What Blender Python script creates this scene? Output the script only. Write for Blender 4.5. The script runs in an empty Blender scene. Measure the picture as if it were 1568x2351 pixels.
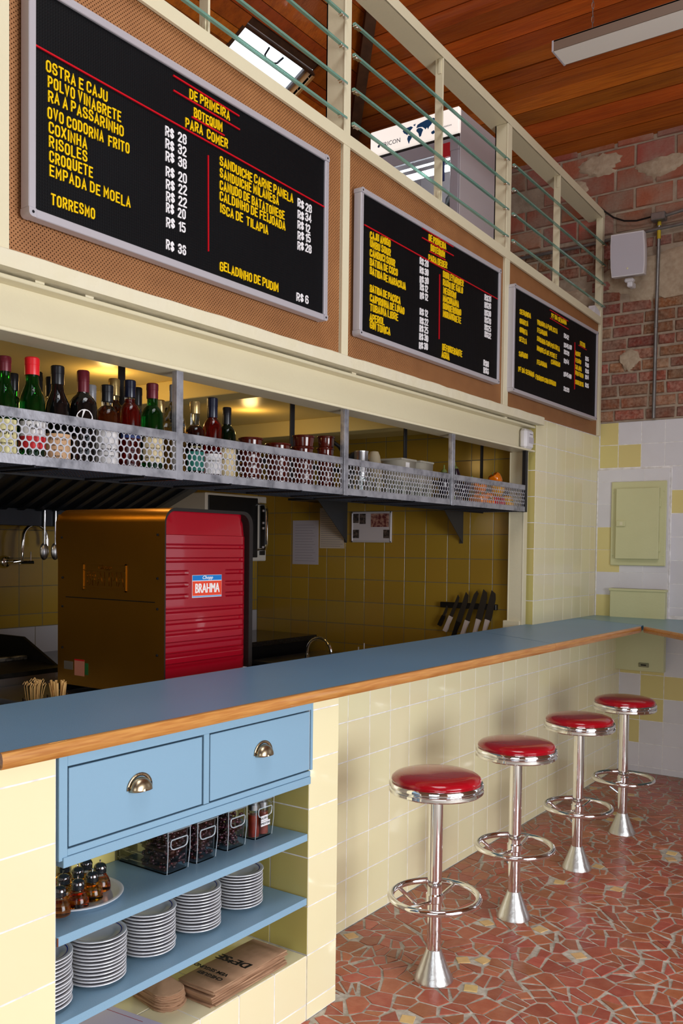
import bpy, bmesh, math, random
from mathutils import Vector, Matrix
import numpy as np
random.seed(7)
SC = bpy.context.scene
COL = SC.collection
PI = math.pi

# ---------------------------------------------------------------- camera
def make_camera():
    yaw, pi_, ro = [math.radians(a) for a in (35.25754, -1.77652, 0.67015)]
    F = Vector((-math.sin(yaw)*math.cos(pi_), math.cos(yaw)*math.cos(pi_), math.sin(pi_)))
    R = Vector((math.cos(yaw), math.sin(yaw), 0)); U = R.cross(F)
    R2 = R*math.cos(ro)+U*math.sin(ro); U2 = -R*math.sin(ro)+U*math.cos(ro)
    cd = bpy.data.cameras.new('camera'); co = bpy.data.objects.new('camera', cd); COL.objects.link(co)
    m = Matrix((R2, U2, -F)).transposed().to_4x4(); m.translation = Vector((1.96122, 0, 1.47495))
    co.matrix_world = m
    cd.sensor_fit = 'HORIZONTAL'; cd.sensor_width = 36; cd.lens = 2070.638/1568*36
    cd.shift_y = (1319.996-1175.5)/1568
    cd.clip_start = 0.05; cd.clip_end = 200
    SC.camera = co
make_camera()

# ---------------------------------------------------------------- world, lights, exposure
W = bpy.data.worlds.new('world'); SC.world = W; W.use_nodes = True
W.node_tree.nodes['Background'].inputs[0].default_value = (0.80, 0.90, 1.0, 1)
W.node_tree.nodes['Background'].inputs[1].default_value = 1.7
SC.view_settings.view_transform = 'Standard'; SC.view_settings.look = 'None'
SC.view_settings.gamma = 1; SC.view_settings.use_curve_mapping = False
SC.view_settings.exposure = 0.0
try:
    SC.cycles.use_denoising = True; SC.cycles.max_bounces = 12; SC.cycles.transmission_bounces = 12; SC.cycles.transparent_max_bounces = 16
    SC.cycles.sample_clamp_indirect = 6
except Exception: pass

def area(name, loc, target, sx, sy, power, col=(1,1,1)):
    ld = bpy.data.lights.new(name, 'AREA'); ld.shape = 'RECTANGLE'; ld.size = sx; ld.size_y = sy
    ld.energy = power; ld.color = col
    o = bpy.data.objects.new(name, ld); COL.objects.link(o); o.location = loc
    d = (Vector(target)-Vector(loc)).normalized(); o.rotation_euler = d.to_track_quat('-Z', 'Y').to_euler()
    return o
area('daylight_street_opening', (2.9, -1.9, 1.7), (0.6, 3.2, 1.0), 1.6, 2.2, 16, (1.0, 0.985, 0.95))
area('daylight_side_opening', (4.9, 2.0, 1.2), (0, 3.0, .8), 2.6, 2.0, 205, (0.98, 0.985, 1.0))
area('added_overhead_fill', (1.7, 1.5, 5.3), (1.2, 2.0, 0), 1.8, 2.2, 70, (0.97, 0.985, 1.0))  # added fill from above, the roof has no opening there
def point(name, loc, power, col, r=0.04):
    ld = bpy.data.lights.new(name, 'POINT'); ld.energy = power; ld.color = col; ld.shadow_soft_size = r
    o = bpy.data.objects.new(name, ld); COL.objects.link(o); o.location = loc; return o
WARM = (1.0, 0.62, 0.22)
point('kitchen_lamp_near', (-1.35, 1.62, 2.06), 3.2, WARM)
point('hood_lamp', (-1.75, 2.35, 1.72), 3.0, (1.0, .9, .68), .03)
point('kitchen_lamp_middle', (-1.0, 2.50, 2.11), 1.8, WARM)
point('kitchen_lamp_back', (-1.2, 3.62, 2.11), 1.5, WARM)


# ---------------------------------------------------------------- materials
def lin(h):
    if isinstance(h, str):
        h = h.lstrip('#'); c = [int(h[i:i+2], 16)/255 for i in (0, 2, 4)]
        return tuple(x/12.92 if x <= .04045 else ((x+.055)/1.055)**2.4 for x in c)
    return h
MATS = {}
def mk(name, col, rough=0.5, metal=0.0, hv=0.0, vv=0.0, noise=None, bump=None, coat=0.0, trans=0.0, ior=1.45,
       emit=None, alpha=1.0, island=False, wave=None, spec=0.5):
    if name in MATS: return MATS[name]
    m = bpy.data.materials.new(name); m.use_nodes = True; MATS[name] = m
    nt = m.node_tree; N = nt.nodes; L = nt.links; b = N['Principled BSDF']
    c = lin(col); b.inputs['Base Color'].default_value = (*c, 1)
    b.inputs['Roughness'].default_value = rough; b.inputs['Metallic'].default_value = metal
    b.inputs['Coat Weight'].default_value = coat; b.inputs['Transmission Weight'].default_value = trans
    b.inputs['IOR'].default_value = ior; b.inputs['Alpha'].default_value = alpha
    b.inputs['Specular IOR Level'].default_value = spec
    if emit: b.inputs['Emission Color'].default_value = (*lin(emit[0]), 1); b.inputs['Emission Strength'].default_value = emit[1]
    tc = N.new('ShaderNodeTexCoord'); geo = N.new('ShaderNodeNewGeometry')
    src = None
    rgb = N.new('ShaderNodeRGB'); rgb.outputs[0].default_value = (*c, 1); src = rgb.outputs[0]
    if noise:
        for (sc, amt, col2, *st) in noise:
            n = N.new('ShaderNodeTexNoise'); n.inputs['Scale'].default_value = sc; n.inputs['Detail'].default_value = 6
            mp = N.new('ShaderNodeMapping'); L.new(geo.outputs['Position'], mp.inputs[0])
            if st: mp.inputs['Scale'].default_value = st[0]
            L.new(mp.outputs[0], n.inputs['Vector'])
            r = N.new('ShaderNodeMapRange'); r.inputs[1].default_value = .4; r.inputs[2].default_value = .65; r.inputs[4].default_value = amt
            L.new(n.outputs[0], r.inputs[0])
            mx = N.new('ShaderNodeMix'); mx.data_type = 'RGBA'; mx.inputs[7].default_value = (*lin(col2), 1)
            L.new(r.outputs[0], mx.inputs[0]); L.new(src, mx.inputs[6]); src = mx.outputs[2]
    if hv or vv:
        oi = N.new('ShaderNodeObjectInfo'); rnd = oi.outputs['Random']
        if island:
            ad = N.new('ShaderNodeMath'); ad.operation = 'ADD'; L.new(rnd, ad.inputs[0]); L.new(geo.outputs['Random Per Island'], ad.inputs[1])
            fr = N.new('ShaderNodeMath'); fr.operation = 'FRACT'; L.new(ad.outputs[0], fr.inputs[0]); rnd = fr.outputs[0]
        hs = N.new('ShaderNodeHueSaturation')
        a = N.new('ShaderNodeMapRange'); a.inputs[3].default_value = 1-vv; a.inputs[4].default_value = 1+vv; L.new(rnd, a.inputs[0]); L.new(a.outputs[0], hs.inputs['Value'])
        mu = N.new('ShaderNodeMath'); mu.operation = 'MULTIPLY'; mu.inputs[1].default_value = 7.31; L.new(rnd, mu.inputs[0])
        f2 = N.new('ShaderNodeMath'); f2.operation = 'FRACT'; L.new(mu.outputs[0], f2.inputs[0])
        h = N.new('ShaderNodeMapRange'); h.inputs[3].default_value = .5-hv; h.inputs[4].default_value = .5+hv; L.new(f2.outputs[0], h.inputs[0]); L.new(h.outputs[0], hs.inputs['Hue'])
        L.new(src, hs.inputs['Color']); src = hs.outputs[0]
    L.new(src, b.inputs['Base Color'])
    if bump:
        sc, st, *stretch = bump
        n = N.new('ShaderNodeTexNoise'); n.inputs['Scale'].default_value = sc; n.inputs['Detail'].default_value = 4
        mp = N.new('ShaderNodeMapping'); L.new(geo.outputs['Position'], mp.inputs[0]); L.new(mp.outputs[0], n.inputs['Vector'])
        if stretch: mp.inputs['Scale'].default_value = stretch[0]
        bp = N.new('ShaderNodeBump'); bp.inputs['Strength'].default_value = st; bp.inputs['Distance'].default_value = .01
        L.new(n.outputs[0], bp.inputs['Height']); L.new(bp.outputs[0], b.inputs['Normal'])
    return m

M_TILE = mk('glazed_yellow_tile', '#e5dbb2', .10, hv=.006, vv=.03, bump=(9, .05), noise=[(3, .25, '#e8e1c0')])
M_TILE_END = mk('glazed_mustard_tile', '#d6c684', .14, hv=.006, vv=.05, bump=(9, .06))
M_TILE_KIT_SHADE = mk('glazed_tile_kitchen_shade', '#977829', .16, hv=.005, vv=.05, bump=(9, .05))  # same yellow tile, kitchen dimness and amber light put into the colour
M_TILE_SHADE = mk('glazed_tile_shade', '#bfb06a', .10, hv=.005, vv=.03, bump=(9, .05))  # darker copy of the yellow tile, shade of niche and returns painted in
M_WHITE_TILE = mk('white_tile', '#d9d6da', .25, hv=.01, vv=.04, bump=(9, .06), noise=[(5, .25, '#c4bfc2')])
M_GROUT = mk('white_grout', '#eeebea', .85, noise=[(30, .5, '#bdb6ac')])
M_GROUT_D = mk('dark_grout', '#6e6650', .9, noise=[(30, .5, '#5a5240')])
M_CREAM = mk('cream_paint', '#dbd2b4', .38, noise=[(2.5, .3, '#d2c8a8')], bump=(60, .08))
M_CREAM_ROUGH = mk('cream_concrete_paint', '#d9d1b8', .6, bump=(22, .5), noise=[(9, .4, '#d8ceac')])
M_BLUE = mk('blue_laminate', '#7fa1b9', .34, bump=(300, .06))
M_BLUE_TOP = mk('blue_countertop_laminate', '#6d98bc', .36, noise=[(2.2, .35, '#648db0')], bump=(250, .08))
M_WOOD = mk('varnished_wood_edge', '#b4773c', .3, noise=[(7, .8, '#a3662a', (3, .4, 3)), (30, .5, '#d6a058', (6, .3, 6))], coat=.4)
M_CHROME = mk('chrome', '#f2f2f4', .06, 1)
M_STEEL = mk('brushed_steel', '#c8c8cc', .28, 1, bump=(160, .10, (1, 1, .05)))
M_ALU = mk('spun_aluminium', '#d4d4d2', .32, 1, bump=(80, .1))
M_GALV = mk('welded_raw_steel', '#a9aab3', .42, .6, noise=[(14, .7, '#54565e'), (40, .5, '#b4b5bd')], bump=(40, .15))
M_MESH = mk('galvanized_perforated_sheet', '#b5b5bc', .45, .3, noise=[(20, .4, '#94959c')])
M_DARKMESH = mk('dark_expanded_steel', '#33343a', .45, .8)
M_BLACKBAR = mk('black_steel_bar', '#16161a', .5, .2)
M_REDVINYL = mk('red_vinyl', '#a00a1a', .16, coat=.5, noise=[(6, .2, '#a30a18')])
M_ALUFRAME = mk('aluminium_board_frame', '#c3bfc6', .4, .35)
M_YLET = mk('yellow_plastic_letter', '#f0c40a', .35)
M_WLET = mk('white_plastic_letter', '#f0edf0', .35)
M_RED = mk('red_plastic_strip', '#c4081c', .4)
M_BRICK = mk('red_brick', '#8e4e36', .85, hv=.018, vv=.28, noise=[(7, .75, '#8f7866'), (24, .6, '#5e3424'), (60, .4, '#b08c78')], bump=(45, .9))
M_HBRICK = mk('hollow_brick', '#9a5440', .8, hv=.012, vv=.16, noise=[(4, .8, '#988474'), (30, .3, '#8b4836', (1, 1, 6))], bump=(45, .6))
M_MORTAR = mk('old_mortar', '#a08f7c', .95, noise=[(6, .6, '#7f6e5e'), (26, .5, '#b3a28f')], bump=(18, .9))
M_PLASTER = mk('rough_plaster_patch', '#b09c84', .95, noise=[(8, .6, '#94806a'), (30, .5, '#c4b49c')], bump=(16, .9))
M_PLANK = mk('stained_roof_plank', '#c26016', .42, hv=.010, vv=.34, noise=[(3, .6, '#7c360c', (.5, 6, 6)), (14, .6, '#c46a1c', (.3, 7, 7))], bump=(20, .2, (.3, 5, 5)), coat=.15)
M_RAFTER = mk('dark_rafter', '#5a3a24', .7, noise=[(12, .6, '#3c2616')], bump=(20, .3))
M_PINE = mk('pale_pine_lining', '#d19a5a', .5, noise=[(10, .5, '#b87c3c', (1, 1, 8))])
M_BLACK = mk('black_plastic', '#0c0c0e', .4)
M_DARK = mk('dark_metal', '#24262c', .35, .6)
M_GLASS = mk('clear_glass', '#f6fbfa', .02, trans=1.0, ior=1.35)
M_SHADOW = mk('dark_void', '#15120e', .9)
M_PORC = mk('white_porcelain', '#dcdde2', .18, coat=.3)
M_PORC_BACK_SHADE = mk('plate_underside_shade', '#4e4d50', .6)  # underside darkened to paint the shade between stacked plates
M_BLUELINE = mk('blue_plate_line', '#20308c', .25)
M_TANLINE = mk('tan_plate_line', '#b8926c', .3)
M_KRAFT = mk('kraft_paper', '#b08a6c', .8, vv=.10, noise=[(10, .4, '#a07a5c')], bump=(30, .2))
M_GREENPAINT = mk('pale_green_box_paint', '#cdcb9e', .42, noise=[(4, .3, '#c2bf90')], bump=(70, .08))
M_WHITE = mk('white_plastic', '#dcd9dd', .4)
M_GREYPL = mk('grey_plastic', '#b9b4ba', .5)
M_CONDUIT = mk('galvanised_conduit', '#8d8a88', .4, .7, noise=[(20, .5, '#6b6866')])
M_BRONZE = mk('bronze_lacquered_steel', '#b07e2c', .34, 1.0, noise=[(3, .3, '#9a6c24')], bump=(400, .05))
M_DISPRED = mk('glossy_red_plastic', '#96081c', .16, coat=.4)

# ---------------------------------------------------------------- mesh helpers
class MB:
    def __init__(s): s.v = []; s.f = []; s.m = []
    def add(s, vs, fs, m=0):
        o = len(s.v); s.v += [tuple(p) for p in vs]
        for f in fs: s.f.append([i+o for i in f]); s.m.append(m)
        return s
    def box(s, a, b, m=0):
        x0, y0, z0 = a; x1, y1, z1 = b
        vs = [(x0,y0,z0),(x1,y0,z0),(x1,y1,z0),(x0,y1,z0),(x0,y0,z1),(x1,y0,z1),(x1,y1,z1),(x0,y1,z1)]
        return s.add(vs, [(0,3,2,1),(4,5,6,7),(0,1,5,4),(1,2,6,5),(2,3,7,6),(3,0,4,7)], m)
    def cbox(s, a, b, c=.002, m=0):
        lo = a; hi = b; c = min(c, *( (hi[i]-lo[i])*.45 for i in range(3)))
        idx = {}; vs = []
        for sx in (0,1):
            for sy in (0,1):
                for sz in (0,1):
                    for ax in range(3):
                        p = []
                        for i, t in enumerate((sx,sy,sz)):
                            q = hi[i] if t else lo[i]
                            if i != ax: q += -c if t else c
                            p.append(q)
                        idx[(sx,sy,sz,ax)] = len(vs); vs.append(p)
        fs = []
        def k(t, ax): return idx[(t[0],t[1],t[2],ax)]
        for ax in range(3):
            o1, o2 = [i for i in range(3) if i != ax]
            for t in (0,1):
                q = []
                for (u, w) in ((0,0),(1,0),(1,1),(0,1)):
                    tt = [0,0,0]; tt[ax] = t; tt[o1] = u; tt[o2] = w; q.append(k(tt, ax))
                fs.append(q)
            for u in (0,1):
                for w in (0,1):
                    tt = [0,0,0]; tt[o1] = u; tt[o2] = w
                    t2 = list(tt); t2[ax] = 1
                    fs.append([k(tt,o1), k(t2,o1), k(t2,o2), k(tt,o2)])
        for sx in (0,1):
            for sy in (0,1):
                for sz in (0,1): fs.append([idx[(sx,sy,sz,a_)] for a_ in range(3)])
        return s.add(vs, fs, m)
    def prism(s, poly, axis, a, b, m=0):
        """poly: 2-D points in the two other axes (cyclic order), extruded from a to b along axis"""
        n = len(poly); vs = []
        for t in (a, b):
            for (p, q) in poly:
                vs.append({0:(t,p,q), 1:(p,t,q), 2:(p,q,t)}[axis])
        fs = [list(range(n))[::-1], list(range(n, 2*n))] + [[i, (i+1)%n, n+(i+1)%n, n+i] for i in range(n)]
        return s.add(vs, fs, m)
    def lathe(s, prof, n=24, c=(0,0,0), m=0, mats=None, cap=True, axis=2):
        vs = []; k = len(prof)
        for (r, z) in prof:
            for j in range(n):
                a = 2*PI*j/n; p = [r*math.cos(a), r*math.sin(a), z]
                if axis == 0: p = [p[2], p[0], p[1]]
                elif axis == 1: p = [p[0], p[2], p[1]]
                vs.append((p[0]+c[0], p[1]+c[1], p[2]+c[2]))
        for i in range(k-1):
            fm = mats[i] if mats else m
            s.add([], [], fm)
        o = len(s.v); s.v += vs
        for i in range(k-1):
            fm = mats[i] if mats else m
            for j in range(n):
                s.f.append([o+i*n+j, o+i*n+(j+1)%n, o+(i+1)*n+(j+1)%n, o+(i+1)*n+j]); s.m.append(fm)
        if cap:
            if prof[0][0] > 1e-5: s.f.append([o+j for j in range(n)][::-1]); s.m.append(mats[0] if mats else m)
            if prof[-1][0] > 1e-5: s.f.append([o+(k-1)*n+j for j in range(n)]); s.m.append(mats[-1] if mats else m)
        return s
    def tube(s, pts, r, n=10, m=0, closed=False, cap=True):
        P = [Vector(p) for p in pts]; k = len(P); vs = []
        rr = r if isinstance(r, (list, tuple)) else [r]*k
        prev = None
        for i in range(k):
            if closed: t = (P[(i+1)%k]-P[i-1]).normalized()
            else: t = (P[min(i+1,k-1)]-P[max(i-1,0)]).normalized()
            if prev is None:
                a = Vector((0,0,1)) if abs(t.z) < .9 else Vector((1,0,0))
                u = t.cross(a).normalized()
            else:
                u = (prev - t*prev.dot(t)).normalized()
            prev = u; w = t.cross(u)
            for j in range(n):
                an = 2*PI*j/n; vs.append(P[i]+(u*math.cos(an)+w*math.sin(an))*rr[i])
        fs = []
        for i in range(k if closed else k-1):
            i2 = (i+1)%k
            for j in range(n): fs.append([i*n+j, i*n+(j+1)%n, i2*n+(j+1)%n, i2*n+j])
        if cap and not closed: fs += [list(range(n))[::-1], [(k-1)*n+j for j in range(n)]]
        return s.add(vs, fs, m)
    def ring(s, R, r, c=(0,0,0), n=40, k=10, m=0, sz=1.0):
        vs = []; fs = []
        for i in range(n):
            a = 2*PI*i/n
            for j in range(k):
                b = 2*PI*j/k; rad = R+r*math.cos(b)
                vs.append((c[0]+rad*math.cos(a), c[1]+rad*math.sin(a), c[2]+r*sz*math.sin(b)))
        for i in range(n):
            for j in range(k): fs.append([i*k+j, ((i+1)%n)*k+j, ((i+1)%n)*k+(j+1)%k, i*k+(j+1)%k])
        return s.add(vs, fs, m)
    def mesh(s, name, mats, smooth=35):
        if not isinstance(mats, (list, tuple)): mats = [mats]
        me = bpy.data.meshes.new(name); me.from_pydata(s.v, [], s.f)
        for mm in mats: me.materials.append(mm)
        if len(mats) > 1: me.polygons.foreach_set('material_index', s.m)
        bm = bmesh.new(); bm.from_mesh(me); bmesh.ops.recalc_face_normals(bm, faces=bm.faces)
        bm.to_mesh(me); bm.free()
        if smooth:
            me.polygons.foreach_set('use_smooth', [True]*len(me.polygons)); me.set_sharp_from_angle(angle=math.radians(smooth))
        me.update(); return me
    def build(s, name, mats, parent=None, org=(0,0,0), smooth=35, mat4=None):
        o_ = Vector(org); s.v = [(p[0]-o_[0], p[1]-o_[1], p[2]-o_[2]) for p in s.v]
        me = s.mesh(name, mats, smooth)
        o = bpy.data.objects.new(name, me); COL.objects.link(o)
        if parent: o.parent = parent
        else: o.location = org
        if mat4 is not None: o.matrix_local = mat4
        return o

def tag(o, label, cat, group=None):
    o['label'] = label; o['category'] = cat
    if group: o['group'] = group
    return o
def thing(name, label, cat, loc=(0,0,0), rz=0, group=None):
    o = bpy.data.objects.new(name, None); COL.objects.link(o); o.location = loc; o.rotation_euler = (0,0,rz)
    o.empty_display_size = .05
    return tag(o, label, cat, group)
def struct(o): o['kind'] = 'structure'; return o
def link_mesh(name, me, parent=None, mat4=None, loc=None):
    o = bpy.data.objects.new(name, me); COL.objects.link(o)
    if parent: o.parent = parent
    if mat4 is not None: o.matrix_local = mat4
    elif loc is not None: o.location = loc
    return o
def copy_tree(o, parent=None):
    c = o.copy(); COL.objects.link(c); c.parent = parent
    for ch in o.children:
        copy_tree(ch, c)
    return c
def frame4(xa, ya, za, loc):
    m = Matrix((xa, ya, za)).transposed().to_4x4(); m.translation = Vector(loc); return m
PX = (Vector((0,1,0)), Vector((0,0,1)), Vector((1,0,0)))     # faces +X (to the customers)
PY = (Vector((1,0,0)), Vector((0,0,1)), Vector((0,-1,0)))    # faces -Y (to the camera end)
PZ = (Vector((0,1,0)), Vector((-1,0,0)), Vector((0,0,1)))    # faces up, text reads from the customer side
def onX(x, y, z, s=1): return frame4(PX[0]*s, PX[1]*s, PX[2]*s, (x,y,z))
def onY(x, y, z, s=1): return frame4(PY[0]*s, PY[1]*s, PY[2]*s, (x,y,z))

TM = {}
def tile(parent, F3, cx, cy, cz, w, h, mat, tw=.004):
    """one tile, centre of its glazed face at (cx,cy,cz)"""
    if w < .012 or h < .012: return
    k = (round(w,3), round(h,3), mat.name)
    if k not in TM:
        b = MB(); c = .0007
        x, y = w/2, h/2
        vs = [(-x,-y,-.006),(x,-y,-.006),(x,y,-.006),(-x,y,-.006),(-x,-y,-c),(x,-y,-c),(x,y,-c),(-x,y,-c),
              (-x+c,-y+c,0),(x-c,-y+c,0),(x-c,y-c,0),(-x+c,y-c,0)]
        b.add(vs, [(8,9,10,11)]+[(i,(i+1)%4,4+(i+1)%4,4+i) for i in range(4)]+[(4+i,4+(i+1)%4,8+(i+1)%4,8+i) for i in range(4)])
        TM[k] = b.mesh('tile', mat, 0)
    t = Matrix.Rotation(random.uniform(-tw,tw), 4, 'X') @ Matrix.Rotation(random.uniform(-tw,tw), 4, 'Y')
    m = frame4(*F3, (cx,cy,cz)) @ t
    return link_mesh('tile', TM[k], parent, m)
def tiles(parent, F3, const, us, vs, mat, gap=.0042, pick=None, skip=None):
    """tile a rectangle: us/vs sorted joint lines. F3 is PX (const x; u=y) or PY (const y; u=x) or PZ (const z; u=y, v=x)"""
    for i in range(len(us)-1):
        for j in range(len(vs)-1):
            if skip and skip(i, j): continue
            u = (us[i]+us[i+1])/2; v = (vs[j]+vs[j+1])/2; w = us[i+1]-us[i]-gap; h = vs[j+1]-vs[j]-gap
            mm = pick(i, j) if pick else mat
            p = (const,u,v) if F3 is PX else ((u,const,v) if F3 is PY else (v,u,const))
            tile(parent, F3, *p, w, h, mm)
def steps(a, b, start, p):
    """joint lines start+k*p inside (a,b) plus the ends"""
    k = math.ceil((a-start)/p+.08); L = [a]
    while start+k*p < b-.008: L.append(start+k*p); k += 1
    return L+[b]

# stroke letters for the letter boards
GL = {
'A':[[(0,0),(.25,1),(.5,0)],[(.09,.3),(.41,.3)]],
'B':[[(.36,.54),(.48,.66),(.48,.88),(.35,1),(0,1),(0,0),(.37,0),(.5,.13),(.5,.41),(.36,.54),(0,.54)]],
'C':[[(.5,.76),(.5,.86),(.38,1),(.12,1),(0,.86),(0,.14),(.12,0),(.38,0),(.5,.14),(.5,.24)]],
'D':[[(0,0),(0,1),(.32,1),(.5,.82),(.5,.18),(.32,0),(0,0)]],
'E':[[(.45,1),(0,1),(0,0),(.45,0)],[(0,.53),(.38,.53)]],
'F':[[(.45,1),(0,1),(0,0)],[(0,.53),(.38,.53)]],
'G':[[(.5,.78),(.5,.86),(.38,1),(.12,1),(0,.86),(0,.14),(.12,0),(.38,0),(.5,.14),(.5,.47),(.28,.47)]],
'H':[[(0,0),(0,1)],[(.5,0),(.5,1)],[(0,.52),(.5,.52)]],
'I':[[(.06,0),(.06,1)]],
'J':[[(0,.22),(0,.14),(.1,0),(.26,0),(.38,.14),(.38,1)]],
'L':[[(0,1),(0,0),(.42,0)]],
'M':[[(0,0),(0,1),(.29,.35),(.58,1),(.58,0)]],
'N':[[(0,0),(0,1),(.5,0),(.5,1)]],
'O':[[(0,.16),(.13,0),(.37,0),(.5,.16),(.5,.84),(.37,1),(.13,1),(0,.84),(0,.16)]],
'P':[[(0,0),(0,1),(.36,1),(.5,.88),(.5,.56),(.36,.43),(0,.43)]],
'Q':[[(0,.16),(.13,0),(.37,0),(.5,.16),(.5,.84),(.37,1),(.13,1),(0,.84),(0,.16)],[(.3,.2),(.52,-.06)]],
'R':[[(0,0),(0,1),(.36,1),(.5,.88),(.5,.6),(.36,.47),(0,.47)],[(.28,.47),(.5,0)]],
'S':[[(.48,.8),(.48,.87),(.37,1),(.12,1),(0,.87),(0,.68),(.1,.56),(.4,.44),(.5,.32),(.5,.13),(.38,0),(.12,0),(0,.13),(0,.22)]],
'T':[[(0,1),(.5,1)],[(.25,1),(.25,0)]],
'U':[[(0,1),(0,.14),(.13,0),(.37,0),(.5,.14),(.5,1)]],
'V':[[(0,1),(.25,0),(.5,1)]],
'X':[[(0,0),(.5,1)],[(0,1),(.5,0)]],
'Z':[[(0,1),(.48,1),(0,0),(.5,0)]],
'0':[[(0,.16),(.13,0),(.37,0),(.5,.16),(.5,.84),(.37,1),(.13,1),(0,.84),(0,.16)]],
'1':[[(0,.82),(.2,1),(.2,0)]],
'2':[[(0,.8),(0,.88),(.12,1),(.36,1),(.48,.88),(.48,.66),(0,.06),(0,0),(.5,0)]],
'3':[[(0,.82),(0,.88),(.12,1),(.36,1),(.48,.88),(.48,.66),(.36,.54),(.18,.54)],[(.36,.54),(.5,.42),(.5,.13),(.37,0),(.12,0),(0,.12),(0,.2)]],
'4':[[(.38,0),(.38,1),(0,.3),(.52,.3)]],
'5':[[(.46,1),(.04,1),(.02,.56),(.36,.6),(.5,.47),(.5,.13),(.38,0),(.12,0),(0,.12)]],
'6':[[(.48,.84),(.37,1),(.13,1),(0,.86),(0,.14),(.13,0),(.37,0),(.5,.14),(.5,.42),(.37,.55),(0,.55)]],
'8':[[(.13,.54),(0,.66),(0,.87),(.13,1),(.37,1),(.5,.87),(.5,.66),(.37,.54),(.13,.54),(0,.42),(0,.13),(.13,0),(.37,0),(.5,.13),(.5,.42),(.37,.54)]],
'9':[[(0,.14),(.13,0),(.37,0),(.5,.14),(.5,.86),(.37,1),(.13,1),(0,.86),(0,.6),(.13,.47),(.5,.47)]],
'$':[[(.48,.76),(.48,.82),(.37,.93),(.12,.93),(0,.82),(0,.66),(.1,.56),(.4,.44),(.5,.34),(.5,.18),(.38,.07),(.12,.07),(0,.18),(0,.25)],[(.25,-.02),(.25,1.02)]],
'!':[[(.06,.3),(.06,1)],[(.06,0),(.06,.1)]],
}
GL['Ç'] = GL['C']+[[(.25,0),(.25,-.16)]]
GW = {c: max(p[0] for pl in L for p in pl) for c, L in GL.items()}
def strip(b, pts, t, d, m=0):
    n = len(pts); closed = pts[0] == pts[-1]
    if closed: pts = pts[:-1]; n -= 1
    V = [Vector((p[0], p[1])) for p in pts]; L = []; R = []
    for i in range(n):
        if closed or 0 < i < n-1:
            d1 = (V[i]-V[i-1]).normalized(); d2 = (V[(i+1)%n]-V[i]).normalized()
        elif i == 0: d1 = d2 = (V[1]-V[0]).normalized()
        else: d1 = d2 = (V[-1]-V[-2]).normalized()
        nn = Vector((-d1.y-d2.y, d1.x+d2.x))
        if nn.length < .05: nn = Vector((-d1.y, d1.x))
        nn.normalize(); k = 1/max(.45, nn.dot(Vector((-d1.y, d1.x))))
        q = V[i]
        if not closed and i == 0: q = q-d1*t
        if not closed and i == n-1: q = q+d1*t
        L.append(q+nn*t*k); R.append(q-nn*t*k)
    vs = []
    for q, r in zip(L, R): vs += [(q.x,q.y,d),(r.x,r.y,d),(q.x,q.y,0),(r.x,r.y,0)]
    fs = []
    for i in range(n if closed else n-1):
        a = 4*i; c = 4*((i+1)%n)
        fs += [(a,a+1,c+1,c),(a,c,c+2,a+2),(a+1,a+3,c+3,c+1)]
    if not closed: fs += [(0,2,3,1),(4*n-4,4*n-3,4*n-1,4*n-2)]
    b.add(vs, fs, m)
GM = {}
def glyph(c, asp, thick, mat):
    """mesh of one letter: height 1, width scaled by asp, constant stroke"""
    k = (c, round(asp,1), round(thick,2), mat.name)
    if k not in GM:
        b = MB()
        for i_, pl in enumerate(GL[c]): strip(b, [(p[0]*k[1], p[1]*(1-2*k[2])+k[2]) for p in pl], k[2], .12-.012*i_)
        GM[k] = b.mesh('letter', mat, 0)
    return GM[k]
def letters(parent, text, y0, z0, y1, z1, x, h, mat, thick=.07, F='X'):
    """row of separate letters whose centre line runs from (y0,z0) to (y1,z1)"""
    units = 0; adv = []
    for c in text:
        if c == ' ': adv.append(.30); units += .30
        else: adv.append(GW[c]+.34); units += GW[c]+.34
    units -= .34
    sc = (y1-y0)/units/h; asp = sc; pos = 0
    for c, a in zip(text, adv):
        if c != ' ':
            f = pos/units; y = y0+(y1-y0)*f; z = z0+(z1-z0)*f-h/2
            me = glyph(c, asp, thick, mat)
            j = random.uniform(-.002, .002)
            link_mesh('letter', me, parent, onX(x, y, z+j, h) if F == 'X' else onY(y, x, z+j, h))
        pos += a
TXT = {}
def txt(name, s, size, mat, parent, m4, sx=1.0, shear=0, ext=.0004, align='CENTER', bold=0.0):
    cu = bpy.data.curves.new(name, 'FONT'); cu.body = s; cu.size = size; cu.extrude = ext; cu.align_x = align; cu.align_y = 'CENTER'
    cu.shear = shear; cu.offset = bold; cu.resolution_u = 2
    o = bpy.data.objects.new(name, cu); COL.objects.link(o)
    dg = bpy.context.evaluated_depsgraph_get(); me = bpy.data.meshes.new_from_object(o.evaluated_get(dg))
    bpy.data.objects.remove(o); bpy.data.curves.remove(cu)
    me.name = name; me.materials.clear(); me.materials.append(mat)
    me.transform(Matrix.Diagonal((sx,1,1,1)))
    return link_mesh(name, me, parent, m4)

def boldtxt(name, s, size, mat, parent, m4f, dx, **k):
    for i, d in enumerate((-dx, 0, dx)):
        m = m4f(d, i*.00012); txt(name, s, size, mat, parent, m, **k)

# ================================================================ the setting
PT = .153
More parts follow.
